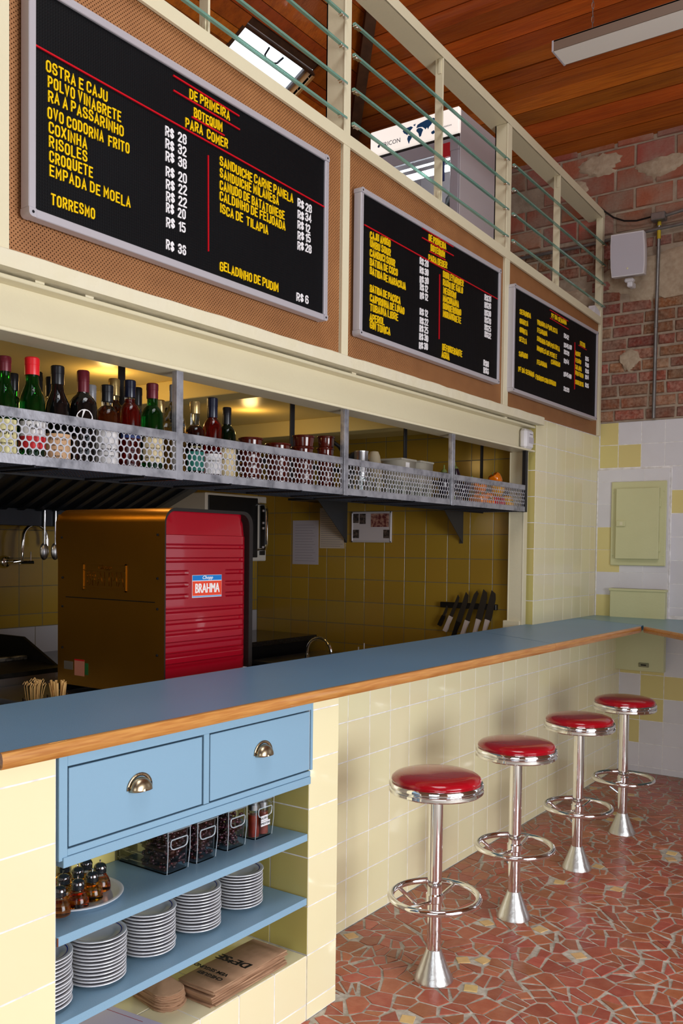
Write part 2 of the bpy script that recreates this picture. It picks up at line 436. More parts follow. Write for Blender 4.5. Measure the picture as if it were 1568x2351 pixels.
# ---- floor: mortar bed with broken red tile paving
floor = struct(MB().box((-2.5,-2.2,-.12),(4.6,6.2,-.0018)).build('floor', mk('grey_floor_mortar', '#b3aa9d', .9, noise=[(12, .7, '#857d70'), (45, .6, '#d2cbbf')], bump=(30, .6))))
M_SHARD = mk('broken_red_floor_tile', '#9e4f38', .3, hv=.012, vv=.2, noise=[(22, .3, '#c07e62'), (70, .25, '#99523a')], bump=(60, .15), island=True)
M_BEIGE = mk('beige_floor_tile', '#d4b078', .45, hv=.01, vv=.1, noise=[(40, .4, '#bf9560')], island=True)
def clip(poly, p, n):
    out = []
    for i in range(len(poly)):
        a = poly[i]; b = poly[(i+1)%len(poly)]
        da = (a[0]-p[0])*n[0]+(a[1]-p[1])*n[1]; db = (b[0]-p[0])*n[0]+(b[1]-p[1])*n[1]
        if da <= 0: out.append(a)
        if (da < 0) != (db < 0) and abs(da-db) > 1e-12:
            t = da/(da-db); out.append((a[0]+(b[0]-a[0])*t, a[1]+(b[1]-a[1])*t))
    return out
def area2(p): return abs(sum(p[i][0]*p[(i+1)%len(p)][1]-p[(i+1)%len(p)][0]*p[i][1] for i in range(len(p))))/2
def inset(poly, d):
    s = sum(poly[i][0]*poly[(i+1)%len(poly)][1]-poly[(i+1)%len(poly)][0]*poly[i][1] for i in range(len(poly)))
    if s < 0: poly = poly[::-1]
    out = list(poly)
    for i in range(len(poly)):
        a = poly[i]; b = poly[(i+1)%len(poly)]; L = math.hypot(b[0]-a[0], b[1]-a[1])
        if L < 1e-6: continue
        n = ((b[1]-a[1])/L, -(b[0]-a[0])/L); dd = d*random.uniform(.5,1.6)
        out = clip(out, (a[0]-n[0]*dd, a[1]-n[1]*dd), n)
        if len(out) < 3: return None
    return out
def paving():
    rnd = random.Random(11); x0, x1, y0, y1 = 0, 2.05, 1.55, 6.03
    cell = .074; pts = []; bei = set()
    nx = int((x1-x0)/cell); ny = int((y1-y0)/cell); G = {}
    for i in range(nx):
        for j in range(ny):
            p = (x0+(i+.5+rnd.uniform(-.48,.48))*cell, y0+(j+.5+rnd.uniform(-.48,.48))*cell)
            G[(i,j)] = len(pts); pts.append(p)
            if rnd.random() < .035: bei.add(len(pts)-1)
    out = []
    for (i,j), k in G.items():
        p = pts[k]
        poly = [(p[0]-.15,p[1]-.15),(p[0]+.15,p[1]-.15),(p[0]+.15,p[1]+.15),(p[0]-.15,p[1]+.15)]
        for di in (-2,-1,0,1,2):
            for dj in (-2,-1,0,1,2):
                q = G.get((i+di,j+dj))
                if q is None or q == k: continue
                q = pts[q]; n = (q[0]-p[0], q[1]-p[1]); poly = clip(poly, ((p[0]+q[0])/2,(p[1]+q[1])/2), n)
        for pt, n in (((x0+.002,0),(-1,0)),((x1,0),(1,0)),((0,y0),(0,-1)),((0,y1),(0,1))):
            if poly: poly = clip(poly, pt, n)
        if len(poly) < 3: continue
        c = (sum(a[0] for a in poly)/len(poly), sum(a[1] for a in poly)/len(poly))
        if c[0] < .30 and c[1] < 2.37: continue
        if k in bei:
            a = rnd.uniform(0, PI); r = .031
            out.append((1, [(c[0]+r*math.cos(a+PI/4+q*PI/2), c[1]+r*math.sin(a+PI/4+q*PI/2)) for q in range(4)])); continue
        pieces = [poly]
        if area2(poly) > .0035 and rnd.random() < .7:
            a = rnd.uniform(0, PI); n = (math.cos(a), math.sin(a)); off = rnd.uniform(-.012,.012)
            pc = (c[0]+n[0]*off, c[1]+n[1]*off)
            pieces = [clip(poly, pc, n), clip(poly, pc, (-n[0],-n[1]))]
        for q in pieces:
            if len(q) < 3: continue
            # drop very short edges: broken tiles have few corners
            r = [q[0]]
            for v in q[1:]:
                if math.hypot(v[0]-r[-1][0], v[1]-r[-1][1]) > .016: r.append(v)
            if len(r) > 3 and math.hypot(r[0][0]-r[-1][0], r[0][1]-r[-1][1]) < .016: r.pop()
            if len(r) < 3: continue
            w = inset(r, .0038)
            if w and area2(w) > .00018: out.append((0, w))
    return out
def shard(b, poly, z, c=.0007, m=0):
    s = sum(poly[i][0]*poly[(i+1)%len(poly)][1]-poly[(i+1)%len(poly)][0]*poly[i][1] for i in range(len(poly)))
    if s < 0: poly = poly[::-1]
    cx = sum(p[0] for p in poly)/len(poly); cy = sum(p[1] for p in poly)/len(poly); n = len(poly)
    ins = []
    for p in poly:
        L = math.hypot(p[0]-cx, p[1]-cy) or 1; ins.append((p[0]-(p[0]-cx)/L*c*1.3, p[1]-(p[1]-cy)/L*c*1.3))
    tx, ty = random.uniform(-.012,.012), random.uniform(-.012,.012)
    def zz(p, q): return z+q+(p[0]-cx)*tx+(p[1]-cy)*ty
    vs = [(p[0],p[1],-.006) for p in poly]+[(p[0],p[1],zz(p,-c)) for p in poly]+[(p[0],p[1],zz(p,0)) for p in ins]
    fs = [list(range(2*n,3*n))]+[(i,(i+1)%n,n+(i+1)%n,n+i) for i in range(n)]+[(n+i,n+(i+1)%n,2*n+(i+1)%n,2*n+i) for i in range(n)]
    b.add(vs, fs, m); return cx, cy
pav = paving()
def vis(it):
    cx = sum(p[0] for p in it[1])/len(it[1]); cy = sum(p[1] for p in it[1])/len(it[1])
    dx, dy = cx-1.961, cy; a = math.atan2(-dx, dy)-math.radians(35.26); inv = abs(math.tan(a)) < .385
    return (0 if inv and math.hypot(dx,dy) > 2.62 else 1, math.hypot(dx,dy)/math.sqrt(area2(it[1])+.002))
pav.sort(key=vis)
for (m, poly) in pav[:298]:
    b = MB(); cx = sum(p[0] for p in poly)/len(poly); cy = sum(p[1] for p in poly)/len(poly)
    shard(b, poly, random.uniform(-.0005,.0012)); b.v = [(p[0]-cx, p[1]-cy, p[2]) for p in b.v]
    o = bpy.data.objects.new('paving_tile', b.mesh('paving_tile', [M_BEIGE if m else M_SHARD], 0)); COL.objects.link(o); o.parent = floor; o.location = (cx, cy, 0)
b = MB()
for (m, poly) in pav[298:]: shard(b, poly, random.uniform(-.0005,.0012), m=m)
o = b.build('paving_tiles', [M_SHARD, M_BEIGE], floor, smooth=0); o['kind'] = 'stuff'

# ---- wall under the counter (where the stools stand)
ZR = .8048
wc = struct(MB().box((-.16,1.27,0),(-.0010,6.035,1.0)).build('wall_counter', M_GROUT))
tiles(wc, PX, 0, steps(2.36, 6.03, 2.8297, PT), [0]+[ZR-k*PT for k in (5,4,3,2,1,0)]+[ZR+PT,.995], M_TILE)
# ---- pier between cabinet and stools, and the pier left of the cabinet
wp = struct(MB().box((-.002,2.2047,0),(.2889,2.3575,1.0)).build('wall_pier_right', M_GROUT))
pz = [0,.051,.204,.357,.5095,.662,.815,.968,.999]
tiles(wp, PX, .29, [2.2035,2.3595], pz, M_TILE)
tiles(wp, PY, 2.2035, [-.02,.137,.29], pz, M_TILE_SHADE)
wl = struct(MB().box((-.16,.55,0),(.2889,1.2685,1.0)).build('wall_pier_left', M_GROUT))
lz = [0,.029,.182,.335,.490,.6475,.805,.957,.999]
tiles(wl, PX, .29, [.80,.955,1.112,1.2695], lz, M_TILE)
# ---- niche under the drawers: back wall and the tiled ledge
wn = struct(MB().box((-.0015,1.2705,.2035),(.0012,2.2005,.76)).build('wall_niche', M_GROUT_D))
tiles(wn, PX, .0035, [1.272,1.38,1.533,1.686,1.84,1.993,2.146,2.2], [.204,.357,.51,.662,.76], M_TILE_SHADE)
ld = struct(MB().box((-.014,1.2705,0),(.2889,2.2015,.2034)).build('trim_ledge', M_GROUT))
ys = [1.272,1.424,1.577,1.733,1.889,2.046,2.201]
tiles(ld, PX, .29, ys, [0,.051,.2045], M_TILE)
tiles(ld, PZ, .2045, ys, [-.013,.137,.29], M_TILE)

# ---- upper side wall block (above the counter, right of the hatch)
us = struct(MB().box((-.27,4.9681,1.0),(-.1711,6.2,2.25)).build('wall_left', M_GROUT))
rz = [1.0]+[2.0893-k*PT for k in (6,5,4,3,2,1,0)]+[2.2425]
tiles(us, PX, -.17, [4.967]+[5.125+k*PT for k in range(6)]+[6.033], rz, M_TILE)
tiles(us, PY, 4.967, [-.268,-.1705], rz, M_TILE_SHADE)
# ---- end wall: mixed white and yellow tiles, bumped-out pad, bricks above
we = struct(MB().box((-2.5,6.0361,0),(3.2,6.3,2.33)).box((-2.5,6.057,2.33),(4.6,6.3,4.8)).build('wall_end', [M_GROUT]))
we.data.materials.clear(); we.data.materials.append(M_GROUT)
mort = MB().box((-2.45,6.05,2.335),(3.2,6.058,4.9)).build('mortar', M_MORTAR, we)
bump_ = MB().box((-.168,6.0011,1.0),(.3125,6.036,2.012)).build('tile_backing', M_GROUT, we)
Y_, W_ = M_TILE_END, M_WHITE_TILE
tiles(we, PY, 6.035, [-.166,-.04,.113,.266,.42,.573,.726,.879,1.03,1.18], [2.028,2.181,2.332], W_, pick=lambda i,j: Y_ if (i==0 or (i==1 and j==0)) else W_)
tiles(we, PY, 6.0, [-.16,-.005,.150,.311], [1.0,1.022,1.175,1.327,1.477,1.629,1.781,1.933,2.011], W_, gap=.002,
      pick=lambda i,j: Y_ if i==0 and j in (1,3,4) else W_)
tiles(we, PY, 6.035, [.316,.42,.573,.726,.879,1.03,1.18], [1.05,1.105,1.26,1.412,1.565,1.718,1.871,2.026], W_, pick=lambda i,j: Y_ if (j==5 and i==0) or (j==2 and i==3) else W_)
low = [0,.04,.194,.347,.499,.652,.805,.958,1.0]
def lowpick(i, j):
    g = {(0,4):W_,(1,4):Y_,(2,4):Y_,(3,4):Y_,(1,3):Y_,(0,2):Y_,(0,3):Y_,(0,5):Y_,(1,5):Y_}
    return g.get((i,j), W_)
tiles(we, PY, 6.035, [0,.14,.294,.447,.60,.753,.906,1.06,1.21], low, W_, pick=lowpick)
# bricks
def bricks():
    rnd = random.Random(5); cache = {}
    def brick(x0, x1, z0, z1, mat, deep):
        w = round((x1-x0), 2); h = round(z1-z0, 3); v = rnd.randrange(5); k = (w,h,v,mat.name)
        if k not in cache:
            b = MB(); c = .006; j = lambda s=.004: rnd.uniform(-s,s)
            X, Z = w/2, h/2
            base = [(-X,-Z),(X,-Z),(X,Z),(-X,Z)]
            o4 = [(p[0]+j(),.004+j(.002),p[1]+j(.003)) for p in base]
            i4 = [(p[0]*(1-2*c/w)+j(.002),-.006+j(.003),p[1]*(1-2*c/h)+j(.002)) for p in base]
            bk = [(p[0],.02,p[1]) for p in base]
            b.add(bk+o4+i4, [(8,9,10,11)]+[(i,(i+1)%4,4+(i+1)%4,4+i) for i in range(4)]+[(4+i,4+(i+1)%4,8+(i+1)%4,8+i) for i in range(4)])
            cache[k] = b.mesh('brick', mat, 0)
        link_mesh('brick', cache[k], we, loc=((x0+x1)/2, 6.046-deep, (z0+z1)/2))
    z = 2.345; r = 0
    while z < 3.52:
        h = .066+rnd.uniform(-.003,.003); x = -.20-rnd.uniform(0,.1)
        while x < .95:
            w = rnd.choice((.095,.17,.185,.2)) if rnd.random() < .6 else .19
            pat = 3.14+.05*math.sin(x*7) < z < 3.42 and x > -.12
            hole = (x+w/2-.02)**2/.006+(z-2.74)**2/.005 < 1
            if not pat and not hole: brick(x, x+w, z, z+h, M_BRICK, rnd.uniform(-.003,.004))
            x += w+.014
        z += h+.014; r += 1
    # darker part behind the railing
    z = 3.03; r = 0
    while z < 3.55:
        x = -1.35+(.1 if r%2 else 0)
        while x < -.22:
            if not (z < 3.3 and x > -.85): brick(x, x+.19, z, z+.066, M_BRICK, rnd.uniform(-.003,.004))
            x += .204
        z += .08; r += 1
    z = 3.60; r = 0
    while z < 4.25:
        x = -1.9+(.13 if r%2 else 0)
        while x < 1.2:
            if not (rnd.random() < .12 and z > 3.8): brick(x, x+.245, z, z+.128, M_HBRICK, rnd.uniform(-.004,.006))
            x += .258
        z += .142; r += 1
bricks()
def patch(cx, cz, rx, rz_, seed, name='plaster_patch'):
    rnd = random.Random(seed); n = 26; b = MB(); vs = [(cx,6.026,cz)]
    for k in (.45,.8,1.0):
        for i in range(n):
            a = 2*PI*i/n; rr = k*(1+.16*rnd.uniform(-1,1)+.08*math.sin(3*a)); vs.append((cx+rx*rr*math.cos(a), (6.028+rnd.uniform(-.004,.004)) if k < 1 else 6.049, cz+rz_*rr*math.sin(a)))
    fs = [(0,1+i,1+(i+1)%n) for i in range(n)]
    for q in range(2):
        for i in range(n): fs.append((1+q*n+i, 1+q*n+(i+1)%n, 1+(q+1)*n+(i+1)%n, 1+(q+1)*n+i))
    b.add(vs, fs).build(name, M_PLASTER, we, smooth=60)
patch(.30, 3.28, .46, .17, 1); patch(-.6, 3.14, .36, .17, 2); patch(.02, 2.745, .07, .075, 3)
patch(-.20, 4.08, .16, .08, 4); patch(.22, 3.98, .18, .07, 6); patch(-.38, 3.93, .1, .08, 7)

# ---- kitchen shell
wk = struct(MB().box((-2.5,4.9511,0),(-.2705,5.05,2.36)).build('wall_kitchen_end', M_GROUT_D))
xs = sorted([-.2715,-.425-.0]+[-.425-k*.1545 for k in range(1,12)]+[-2.28])
zs = [.72,.83,.961-.0]+[.961+.1497*k for k in range(1,6)]+[1.86,2.01,2.16,2.2]
tiles(wk, PY, 4.95, xs, zs, M_TILE_KIT_SHADE)
wb = struct(MB().box((-2.5,-.4,0),(-2.2811,4.95,2.36)).build('wall_kitchen_back', M_GROUT_D))
tiles(wb, PX, -2.28, [2.08+.1495*k for k in range(20)]+[4.949], [1.018,1.088,1.241,1.394,1.547,1.70,1.853,2.0], M_TILE_KIT_SHADE)
tiles(wb, PX, -2.28, [2.0+.27*k for k in range(11)]+[4.949], [.86,1.018], mk('grey_splash_tile', '#a9a6ab', .4, vv=.03))
kc = struct(MB().box((-2.3,.2,2.19),(-.24,4.95,2.30)).build('ceiling_kitchen', mk('yellow_soffit_paint', '#e2cf8c', .35, noise=[(1.5, .3, '#ccb25a')])))
mc = mk('yellow_beam_paint', '#dccb88', .5)
for y in (1.45, 2.79, 4.03):
    MB().cbox((-2.28,y,2.103),(-.292,y+.13,2.1905), .003).build('ceiling_beam', mc, kc)
struct(MB().box((-2.3,.1,0),(-.2,.2,2.3)).build('wall_kitchen_near', M_CREAM))

# ---- side wall of the mezzanine and unseen walls shaping the daylight
struct(MB().box((-2.6,-.4,2.30),(-2.45,6.1,4.5)).build('wall_mezzanine', M_BRICK))
struct(MB().box((3.9,2.9,0),(4.05,6.2,4.9)).box((3.9,-2.2,2.9),(4.05,2.9,5.9)).box((3.9,-2.2,0),(4.05,.3,2.9)).build('wall_right', M_BRICK))  # opening narrowed and brick kept dark to limit daylight and bounce
struct(MB().box((-.2,-2.35,0),(1.6,-2.2,8)).box((3.6,-2.35,0),(4.05,-2.2,8)).box((1.6,-2.35,2.6),(3.6,-2.2,8)).build('wall_street_blocker', M_BRICK))  # unseen wall added to hold back street daylight and darken reflections
struct(MB().box((-2.6,-2.35,0),(-.2,.1,.1)).box((-.35,-2.2,0),(-.2,.1,2.3)).box((-2.6,-2.35,2.3),(-2.45,-.4,7)).box((-2.45,-2.35,2.3),(-.2,-2.2,8)).build('wall_back', M_BRICK))

# ---- roof: two hipped slopes of stained planks
TE = .52; KX = 1.15; TL = TE*KX; X0 = -2.35; Y0 = 6.05; Z0 = 4.2
def hipx(y): return X0+(Y0-y)/KX
rf = struct(MB().add([(-2.6,6.3,4.2),(4.6,6.3,4.2),(4.6,-2.2,4.2+TE*8.25+.2),(1,-2.2,4.2+TE*8.25+.2)], [(0,1,2,3)]).build('ceiling', M_RAFTER))
rf.data.clear_geometry()
def quad_box(b, p, th=.018, n=None):
    P = [Vector(q) for q in p]; nn = (P[1]-P[0]).cross(P[2]-P[0]).normalized()
    if nn.z < 0: nn = -nn
    Q = [q+nn*th for q in P]
    b.add(P+Q, [(0,1,2,3),(4,7,6,5)]+[(i,(i+1)%4,4+(i+1)%4,4+i) for i in range(4)])
rnd = random.Random(3)
# end slope: planks run along X
y = 6.05; pw = .092
while y > -1.9:
    y1 = y-pw+.004; z = lambda yy: Z0+TE*(Y0-yy)
    b = MB(); d = rnd.uniform(-.004,.004)
    quad_box(b, [(hipx(y),y,z(y)+d),(4.5,y,z(y)+d),(4.5,y1,z(y1)+d),(hipx(y1),y1,z(y1)+d)])
    c = Vector(b.v[0]); b.v = [tuple(Vector(v)-c) for v in b.v]
    o = b.build('roof_plank', M_PLANK, rf, smooth=0); o.location = c
    y -= pw
# backing above the planks keeps the sky out of the joints
MB().add([(X0-.1,6.1,Z0+.03),(4.6,6.1,Z0+.03),(4.6,-2.1,Z0+.03+TE*8.15),(hipx(-2.1),-2.1,Z0+.03+TE*8.15)], [(0,1,2,3)]).build('roof_underlay', M_RAFTER, rf)
# side slope: planks run along Y, with the roof window opening
WY0, WY1, WX0, WX1 = 4.13, 4.80, -2.15, -1.71
x = X0-.02; pw = .09; TLx = TL
zl = lambda xx: Z0+TL*(xx-X0)
while x < 3.2:
    x1 = x+pw-.004; yb0 = min(Y0, Y0-(x-X0)*KX)
    segs = [(-1.9, yb0)]
    if x1 > WX0 and x < WX1: segs = [(-1.9, WY0), (WY1, yb0)]
    for (ya, yb) in segs:
        yb1 = min(yb, Y0-(x1-X0)*KX) if yb == yb0 else yb
        if yb-ya < .05: continue
        b = MB(); d = rnd.uniform(-.004,.004)
        quad_box(b, [(x,ya,zl(x)+d),(x,yb,zl(x)+d),(x1,max(yb1,ya+.01),zl(x1)+d),(x1,ya,zl(x1)+d)])
        c = Vector(b.v[0]); b.v = [tuple(Vector(v)-c) for v in b.v]
        o = b.build('roof_plank', M_PLANK, rf, smooth=0); o.location = c
    x += pw
ub = MB()
def lq(xa, xb, ya, yb): ub.add([(xa,ya,zl(xa)+.03),(xa,yb,zl(xa)+.03),(xb,yb,zl(xb)+.03),(xb,ya,zl(xb)+.03)], [(0,1,2,3)])
lq(X0-.1,WX0,-2,6.1); lq(WX1,3.3,-2,6.0); lq(WX0,WX1,-2,WY0); lq(WX0,WX1,WY1,6.0)
ub.build('roof_underlay', M_RAFTER, rf)
# hip rafter and common rafters
def beam(p, q, w, h, mat, name, parent):
    p = Vector(p); q = Vector(q); t = (q-p).normalized(); u = t.cross(Vector((0,0,1))).normalized(); n = u.cross(t)
    vs = []
    for c in (p, q):
        for a, d in ((-1,0),(1,0),(1,-1),(-1,-1)): vs.append(c+u*w/2*a+n*h*d)
    return MB().add(vs, [(0,1,2,3),(4,7,6,5)]+[(i,(i+1)%4,4+(i+1)%4,4+i) for i in range(4)]).build(name, mat, parent, smooth=0)
beam((X0,Y0,Z0),(X0+5.5,Y0-5.5*KX,Z0+5.5*TL), .07, .10, M_RAFTER, 'hip_rafter', rf)
for xr in (.92, 2.6): beam((xr,6.05,Z0),(xr,1.0,Z0+TE*5.05), .06, .10, M_RAFTER, 'rafter', rf)
# roof window: lined shaft, frame, pane and latch handle
wd = struct(bpy.data.objects.new('window_1', None)); COL.objects.link(wd)
def shaft(xa, xb, ya, yb, mat, nm):
    h = .07; P = [(xa,ya,zl(xa)-.01),(xb,yb,zl(xb)-.01)]
    n = Vector((-TL,0,1)).normalized()*h
    a = Vector(P[0]); c = Vector(P[1]); b = MB(); b.add([a,c,c+n,a+n],[(0,1,2,3)])
    ctr = Vector(((WX0+WX1)/2,(WY0+WY1)/2,zl((WX0+WX1)/2))); o = ((a+c)/2-ctr); o.z = 0; o = o.normalized()*.02
    b.add([a,c,c+n,a+n,a+o,c+o,c+n+o,a+n+o],[(0,1,5,4),(2,3,7,6),(4,5,6,7),(0,3,7,4),(1,2,6,5)])
    return b.build(nm, mat, wd, smooth=0)
shaft(WX0,WX0,WY0,WY1,M_PINE,'shaft_board'); shaft(WX1,WX1,WY0,WY1,M_RAFTER,'shaft_board')
shaft(WX0,WX1,WY0,WY0,M_RAFTER,'shaft_board'); shaft(WX0,WX1,WY1,WY1,M_PINE,'shaft_board')
nv = Vector((-TL,0,1)).normalized()
def up(xx, yy, h): return Vector((xx,yy,zl(xx)))+nv*h
fb = MB()
for (xa,ya,xb,yb) in ((WX0,WY0,WX1,WY0+.02),(WX0,WY1-.02,WX1,WY1),(WX0,WY0,WX0+.02,WY1),(WX1-.02,WY0,WX1,WY1)):
    quad_box(fb, [up(xa,ya,.15),up(xa,yb,.15),up(xb,yb,.15),up(xb,ya,.15)], .02)
fb.v=[tuple(Vector(v)-nv*.09) for v in fb.v]; fb.build('window_frame', mk('grey_window_frame', '#8b8688', .5), wd, smooth=0)
pb = MB(); quad_box(pb, [up(WX0+.01,WY0+.01,.155),up(WX0+.01,WY1-.01,.155),up(WX1-.01,WY1-.01,.155),up(WX1-.01,WY0+.01,.155)], .004)
pb.v=[tuple(Vector(v)-nv*.09) for v in pb.v]; pb.build('window_pane', mk('window_glass', '#ffffff', .02, trans=1, ior=1.02), wd, smooth=0)
cy_ = (WY0+WY1)/2+.02
MB().tube([up(WX1-.03,cy_-.07,.04),up(WX1-.075,cy_-.06,.04),up(WX1-.085,cy_-.04,.04),up(WX1-.085,cy_+.04,.04),up(WX1-.075,cy_+.06,.04),up(WX1-.03,cy_+.07,.04)], .006, 6).build('latch_handle', M_DARK, wd)
# ---- pavement outside so the world has a ground
struct(MB().box((-14,-22,-.16),(22,16,-.125)).build('ground', mk('grey_pavement', '#8d8b87', .9)))

# ================================================================ steel front of the mezzanine
# I-beam over the hatch
b = MB()
b.cbox((-.285,.3,2.178),(-.17,4.955,2.19), .002); b.cbox((-.285,.3,2.040),(-.17,4.955,2.051), .002); b.box((-.232,.3,2.05),(-.222,4.955,2.18))
ib = tag(b.build('steel_beam', M_CREAM), 'cream painted steel I beam over the kitchen hatch', 'beam')
b = MB(); rnd = random.Random(2)
n = 60; top = []; y0_, y1_ = .3, 4.99
for i in range(n+1): top.append((y0_+(y1_-y0_)*i/n, 2.243+rnd.uniform(-.0022,.0022)))
vs = []; fs = []
for (y, z) in top: vs += [(-.13,y,2.197),(-.13,y,z-.003),(-.134,y,z),(-.26,y,z),(-.26,y,2.197)]
for i in range(n):
    for j in range(5): fs.append((5*i+j, 5*i+(j+1)%5, 5*i+5+(j+1)%5, 5*i+5+j))
fs += [(0,1,2,3,4), tuple(5*n+j for j in range(5))]
b.add(vs, fs)
for y in (1.55,1.72,3.08,4.55): b.box((-.20,y,2.188),(-.175,y+.03,2.2))
tag(b.build('ledge', M_CREAM_ROUGH), 'rough cream concrete ledge on top of the steel beam', 'ledge')
# pegboards
def pegmat():
    m = bpy.data.materials.new('perforated_hardboard'); m.use_nodes = True; N = m.node_tree.nodes; L = m.node_tree.links; bs = N['Principled BSDF']
    bs.inputs['Roughness'].default_value = .6; geo = N.new('ShaderNodeNewGeometry'); sp = N.new('ShaderNodeSeparateXYZ'); L.new(geo.outputs['Position'], sp.inputs[0])
    def M(op, a, b_=None, c=None):
        n = N.new('ShaderNodeMath'); n.operation = op
        for i, v in enumerate((a, b_, c)):
            if v is None: continue
            if isinstance(v, (int,float)): n.inputs[i].default_value = v
            else: L.new(v, n.inputs[i])
        return n.outputs[0]
    p = .0130
    def grid(off):
        a = M('SUBTRACT', M('FRACT', M('ADD', M('DIVIDE', sp.outputs['Y'], p), off)), .5)
        c = M('SUBTRACT', M('FRACT', M('ADD', M('DIVIDE', sp.outputs['Z'], p), off)), .5)
        return M('SQRT', M('ADD', M('MULTIPLY', a, a), M('MULTIPLY', c, c)))
    d = M('MINIMUM', grid(0.), grid(.5)); hole = M('LESS_THAN', d, .155)
    no = N.new('ShaderNodeTexNoise'); no.inputs['Scale'].default_value = 9; no.inputs['Detail'].default_value = 7; L.new(geo.outputs['Position'], no.inputs[0])
    mx = N.new('ShaderNodeMix'); mx.data_type = 'RGBA'; mx.inputs[6].default_value = (*lin('#ab7648'),1); mx.inputs[7].default_value = (*lin('#8d5c36'),1); L.new(no.outputs[0], mx.inputs[0]); L.new(mx.outputs[2], bs.inputs['Base Color'])
    tr = N.new('ShaderNodeBsdfTransparent'); ms = N.new('ShaderNodeMixShader'); L.new(hole, ms.inputs[0]); L.new(bs.outputs[0], ms.inputs[1]); L.new(tr.outputs[0], ms.inputs[2]); L.new(ms.outputs[0], N['Material Output'].inputs[0])
    return m
M_PEG = pegmat()
def lz_(y, za, ya, zb, yb): return za+(zb-za)*(y-ya)/(yb-ya)
mid = lambda y: lz_(y, 3.115, 1.96, 2.985, 5.9)     # underside of the middle rail (it sags a little to the far end)
for (ya, yb, lab) in ((1.452,2.97,'brown pegboard panel behind the big food menu board'),(3.012,4.475,'brown pegboard panel behind the middle drinks menu board'),(4.53,5.955,'brown pegboard panel behind the smallest far menu board')):
    b = MB(); n = 24; vs = []
    b.prism([(ya,2.243),(yb,2.243 if ya<4.4 else 2.245),(yb,mid(yb)+.004),(ya,mid(ya)+.004)], 0, -.170, -.166)
    tag(b.build('pegboard', M_PEG, smooth=0), lab, 'pegboard', 'pegboards')
# frame: posts, middle rail, top rail, balusters
fr = thing('mezzanine_railing', 'cream steel post and rail frame of the upstairs mezzanine', 'railing', (-.15,3,2.24))
def P3(b, name, mat=M_CREAM): return b.build(name, mat, fr, org=(-.15,3,2.24))
rail = lambda y: lz_(y, 3.835, 3.36, 3.738, 6.03)   # top of the hand rail
for (y0, y1, dp, zt) in ((1.36,1.452,.12,None),(2.97,3.014,.094,None),(4.475,4.529,.075,None)):
    zt = rail(y1)-.05
    b = MB(); b.cbox((-.158,y0,2.243),(-.15,y1,zt), .0015); b.box((-.15-dp,y0+.002,2.243),(-.152,y0+.008,zt)); b.box((-.15-dp,y0+.002,2.243),(-.15-dp+.006,y0+.03,zt))
    P3(b, 'post')
b = MB(); b.cbox((-.195,5.955,2.243),(-.15,5.995,rail(6)-.045), .002); P3(b, 'post')
def slopebar(ya, yb, fz, h, xa, xb, m=0):
    b = MB(); vs = []
    for y in (ya, yb):
        z = fz(y); vs += [(xa,y,z-h),(xb,y,z-h),(xb,y,z),(xa,y,z)]
    b.add(vs, [(0,1,2,3),(4,7,6,5),(0,4,5,1),(1,5,6,2),(2,6,7,3),(3,7,4,0)]); return b
b = slopebar(.9, 5.995, lambda y: rail(y), .05, -.158, -.15); b2 = slopebar(.9, 5.995, lambda y: rail(y)-.042, .008, -.262, -.151); b.add(b2.v, b2.f)
P3(b, 'top_rail')
b = slopebar(.9, 5.96, lambda y: mid(y)+.048, .048, -.160, -.1485); b2 = slopebar(.9, 5.96, lambda y: mid(y)+.048, .006, -.25, -.152); b.add(b2.v, b2.f)
P3(b, 'middle_rail')
for y in (2.195, 3.765, 5.215):
    b = MB(); b.cbox((-.193,y,mid(y)+.04),(-.152,y+.010,rail(y)-.045), .001); b.box((-.175,y-.004,rail(y)-.12),(-.162,y,rail(y)-.052)); b.box((-.175,y-.004,mid(y)+.05),(-.162,y,mid(y)+.1))
    P3(b, 'baluster')
M_GREEN_GLASS = mk('green_edged_glass_bar', '#8fc4b4', .08, trans=.55, ior=1.5, coat=.5)
for (za, zb) in ((3.575,3.52),(3.455,3.385),(3.318,3.258),(3.183,3.110)):
    for (ya, yb) in ((.9,2.969),(3.015,4.474),(4.53,6.0)):
        f = lambda y: lz_(y, za, 2.9, zb, 5.86)
        b = slopebar(ya, yb, f, .009, -.1470, -.1345); b.build('glass_rod', M_GREEN_GLASS, fr, org=(-.15,3,2.24))
        for yy in (ya+.002, yb-.05):
            c = MB(); c.cbox((-.150,yy,f(yy)-.013),(-.132,yy+.045,f(yy)-.0105), .0008); c.cbox((-.152,yy+.012,f(yy)-.016),(-.134,yy+.020,f(yy)-.012), .001); P3(c, 'rod_clip', M_CHROME)

